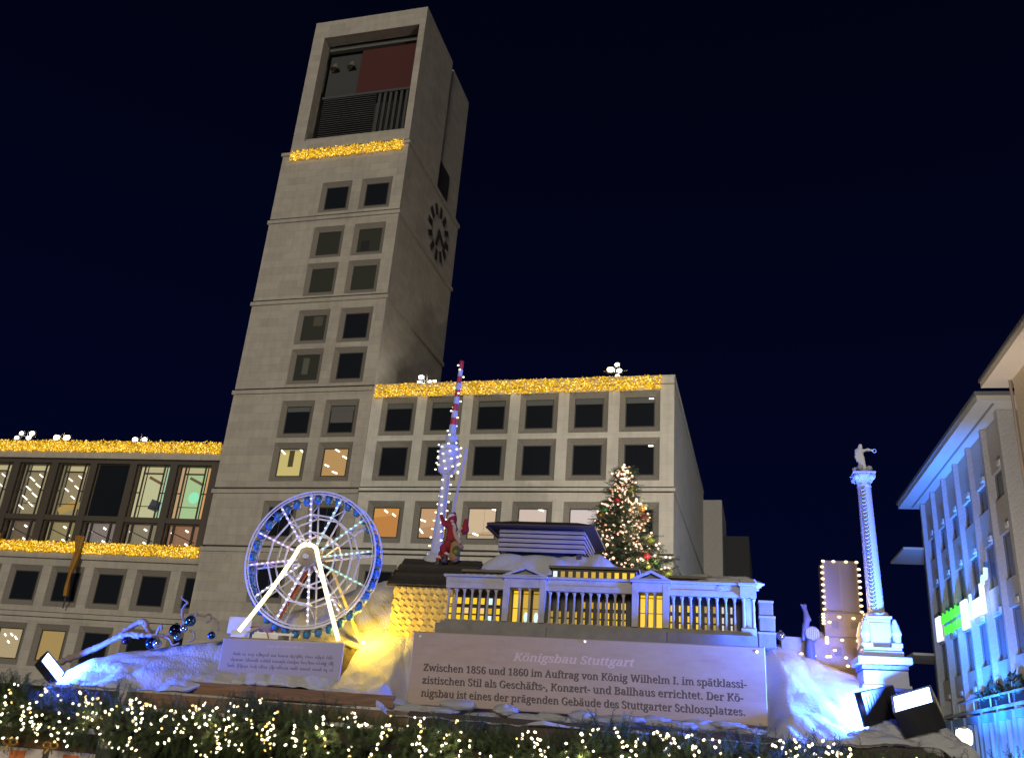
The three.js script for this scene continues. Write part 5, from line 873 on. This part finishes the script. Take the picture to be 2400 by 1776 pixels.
// ---------------------------------------------------------------- fir garland with string lights along the eave
{
  const t = onStall('fir_garland', 'thick fir garland along the whole eave of the stall', 'garland', [-1, 1.96, 0.42]);
  // one twig: a stem with flat needles
  const p = []; for (let i = 0; i < 34; i++) { const s = i / 34, x = s * 0.13, l = 0.04 * (1 - 0.5 * s), a = i * 2.39, u = V(0.55, Math.sin(a), Math.cos(a)).normalize().multiplyScalar(l), w = V(0, Math.cos(a), -Math.sin(a)).multiplyScalar(0.0027); p.push(x - w.x, -w.y, -w.z, x + w.x, w.y, w.z, x + u.x, u.y, u.z); }
  p.push(0, -0.0016, 0, 0, 0.0016, 0, 0.13, 0, 0);
  const twig = new THREE.BufferGeometry(); twig.setAttribute('position', new THREE.BufferAttribute(new Float32Array(p), 3)); twig.computeVertexNormals();
  const ctr = (x) => [1.955 + 0.03 * Math.sin(x * 2.3) + 0.02 * Math.sin(x * 5.1) + (x < -3.6 ? 0.04 : 0) + (x > 1.2 ? 0.02 : 0), 0.42 + 0.03 * Math.sin(x * 3.1)];
  const ms = [], tints = [];
  for (let i = 0; i < 5600; i++) {
    const x = rr(-4.75, 2.75), [cy, cz] = ctr(x), a = rnd() * 6.283, R = Math.sqrt(rnd()) * (0.14 + 0.03 * Math.sin(x * 7) + 0.02 * Math.sin(x * 13)), d = V(rr(-0.7, 0.7), Math.sin(a), Math.cos(a)).normalize();
    const q = new THREE.Quaternion().setFromUnitVectors(V(1, 0, 0), d), b = rr(0.35, 1.7);
    ms.push(M4(x + 1, cy - 1.96 + Math.sin(a) * R * 1.05, cz - 0.42 + Math.cos(a) * R, q, rr(0.6, 1.15))); tints.push(C(b, b * rr(0.9, 1.1), b * 0.9));
  }
  copies('fir_twigs', twig, std(0.058, 0.085, 0.03, 0.75, { side: THREE.DoubleSide }), ms, t, tints);
  part('core', tube([...Array(16)].map((_, k) => { const x = -4.75 + k * 0.5, [y, z] = ctr(x); return [x + 1, y - 1.96, z - 0.42]; }), 0.045, 90, 8), std(0.02, 0.018, 0.012, 0.95), t);
  const l = onStall('string_lights', 'warm white string lights woven through the fir garland', 'string lights', [-1, 1.96, 0.42]);
  const bulb = new THREE.SphereGeometry(0.0098, 10, 7), bm = new THREE.MeshBasicMaterial({ color: C(3.8, 3.2, 2.05) }), by = new THREE.MeshBasicMaterial({ color: C(1.9, 1.35, 0.4) });
  const spots = [], wires = [];
  for (let k = 0; k < 100; k++) { // short runs of bulbs that climb over the front of the garland
    let x = -4.5 + k * 0.07 + rr(-0.06, 0.06), a = rr(-0.9, 1.9), pts = []; const n = 3 + Math.floor(rnd() * 6), da = rr(0.14, 0.3) * (rnd() < 0.75 ? -1 : 1), dx = rr(-0.012, 0.028);
    for (let j = 0; j < n; j++) { const [cy, cz] = ctr(x), R = 0.155 + rr(-0.02, 0.045), y = cy - 1.96 + Math.sin(a) * R, z = cz - 0.42 + Math.cos(a) * R; if (Math.cos(a) > -0.2) spots.push([x + 1, y, z]); pts.push([x + 1, y, z]); a += da + rr(-0.06, 0.06); x += dx + rr(-0.012, 0.012); }
    if (pts.length > 2) wires.push(tube(pts, 0.0016, 18, 4));
  }
  for (let k = 0; k < 210; k++) { const x = rr(-4.6, 2.5), [cy, cz] = ctr(x), a = rr(-0.9, 1.5), R = rr(0.1, 0.19); spots.push([x + 1, cy - 1.96 + Math.sin(a) * R, cz - 0.42 + Math.cos(a) * R]); }
  part('wire', wires, std(0.012, 0.02, 0.01, 0.6), l);
  spots.sort(() => 0); const rest = [];
  spots.forEach((s, i) => { const q = new THREE.Quaternion().setFromEuler(new THREE.Euler(rnd() * 3, rnd() * 3, -0.5 + rr(-0.5, 0.5))); if (i < 300) { const b = part('bulb', bulb, rnd() < 0.78 ? bm : by, l); b.position.set(...s); b.quaternion.copy(q); b.scale.set(1.35, 0.85, 0.85).multiplyScalar(rr(0.7, 1.1)); } else rest.push(M4(...s, q, V(1.2, 0.8, 0.8))); });
  // the rest in stretches under five metres
  for (const [a, b] of [[-9, -1.2], [-1.2, 1.2], [1.2, 9]]) { const r = rest.filter((m) => m.elements[12] >= a && m.elements[12] < b); if (r.length) copies('light_bulbs', bulb, bm, r, l); }
  for (let x = -4.2; x < 2.6; x += 0.85) { const q = new THREE.PointLight(C(1, 0.84, 0.5), 0.07); q.position.set(x + 1, 0.02, 0.24); l.add(q); }
}
{ // gold ornaments hanging under the left end of the garland
  for (const [x, l] of [[-4.05, 'gold ribbon bow under the garland above the leftmost board'], [-3.72, 'gold ribbon bow under the garland above the second board']]) {
    const b = onStall('ribbon_bow', l, 'bow', [x, 1.77, 0.5]), gold = std(0.5, 0.28, 0.06, 0.35, { metalness: 0.6 });
    for (const s of [-1, 1]) { part('loop', new THREE.TorusGeometry(0.024, 0.008, 8, 20).scale(1.2, 0.8, 1).translate(s * 0.028, 0.004, 0), gold, b); part('tail', bar([0, 0, 0], [s * 0.03, -0.05, 0.005], 0.012, 0.003), gold, b); }
    part('knot', new THREE.SphereGeometry(0.011, 10, 8), gold, b);
  }
}
scene.traverse((o) => { if (o.isLight && o.shadow) o.castShadow = true; });
renderer.render(scene, camera);
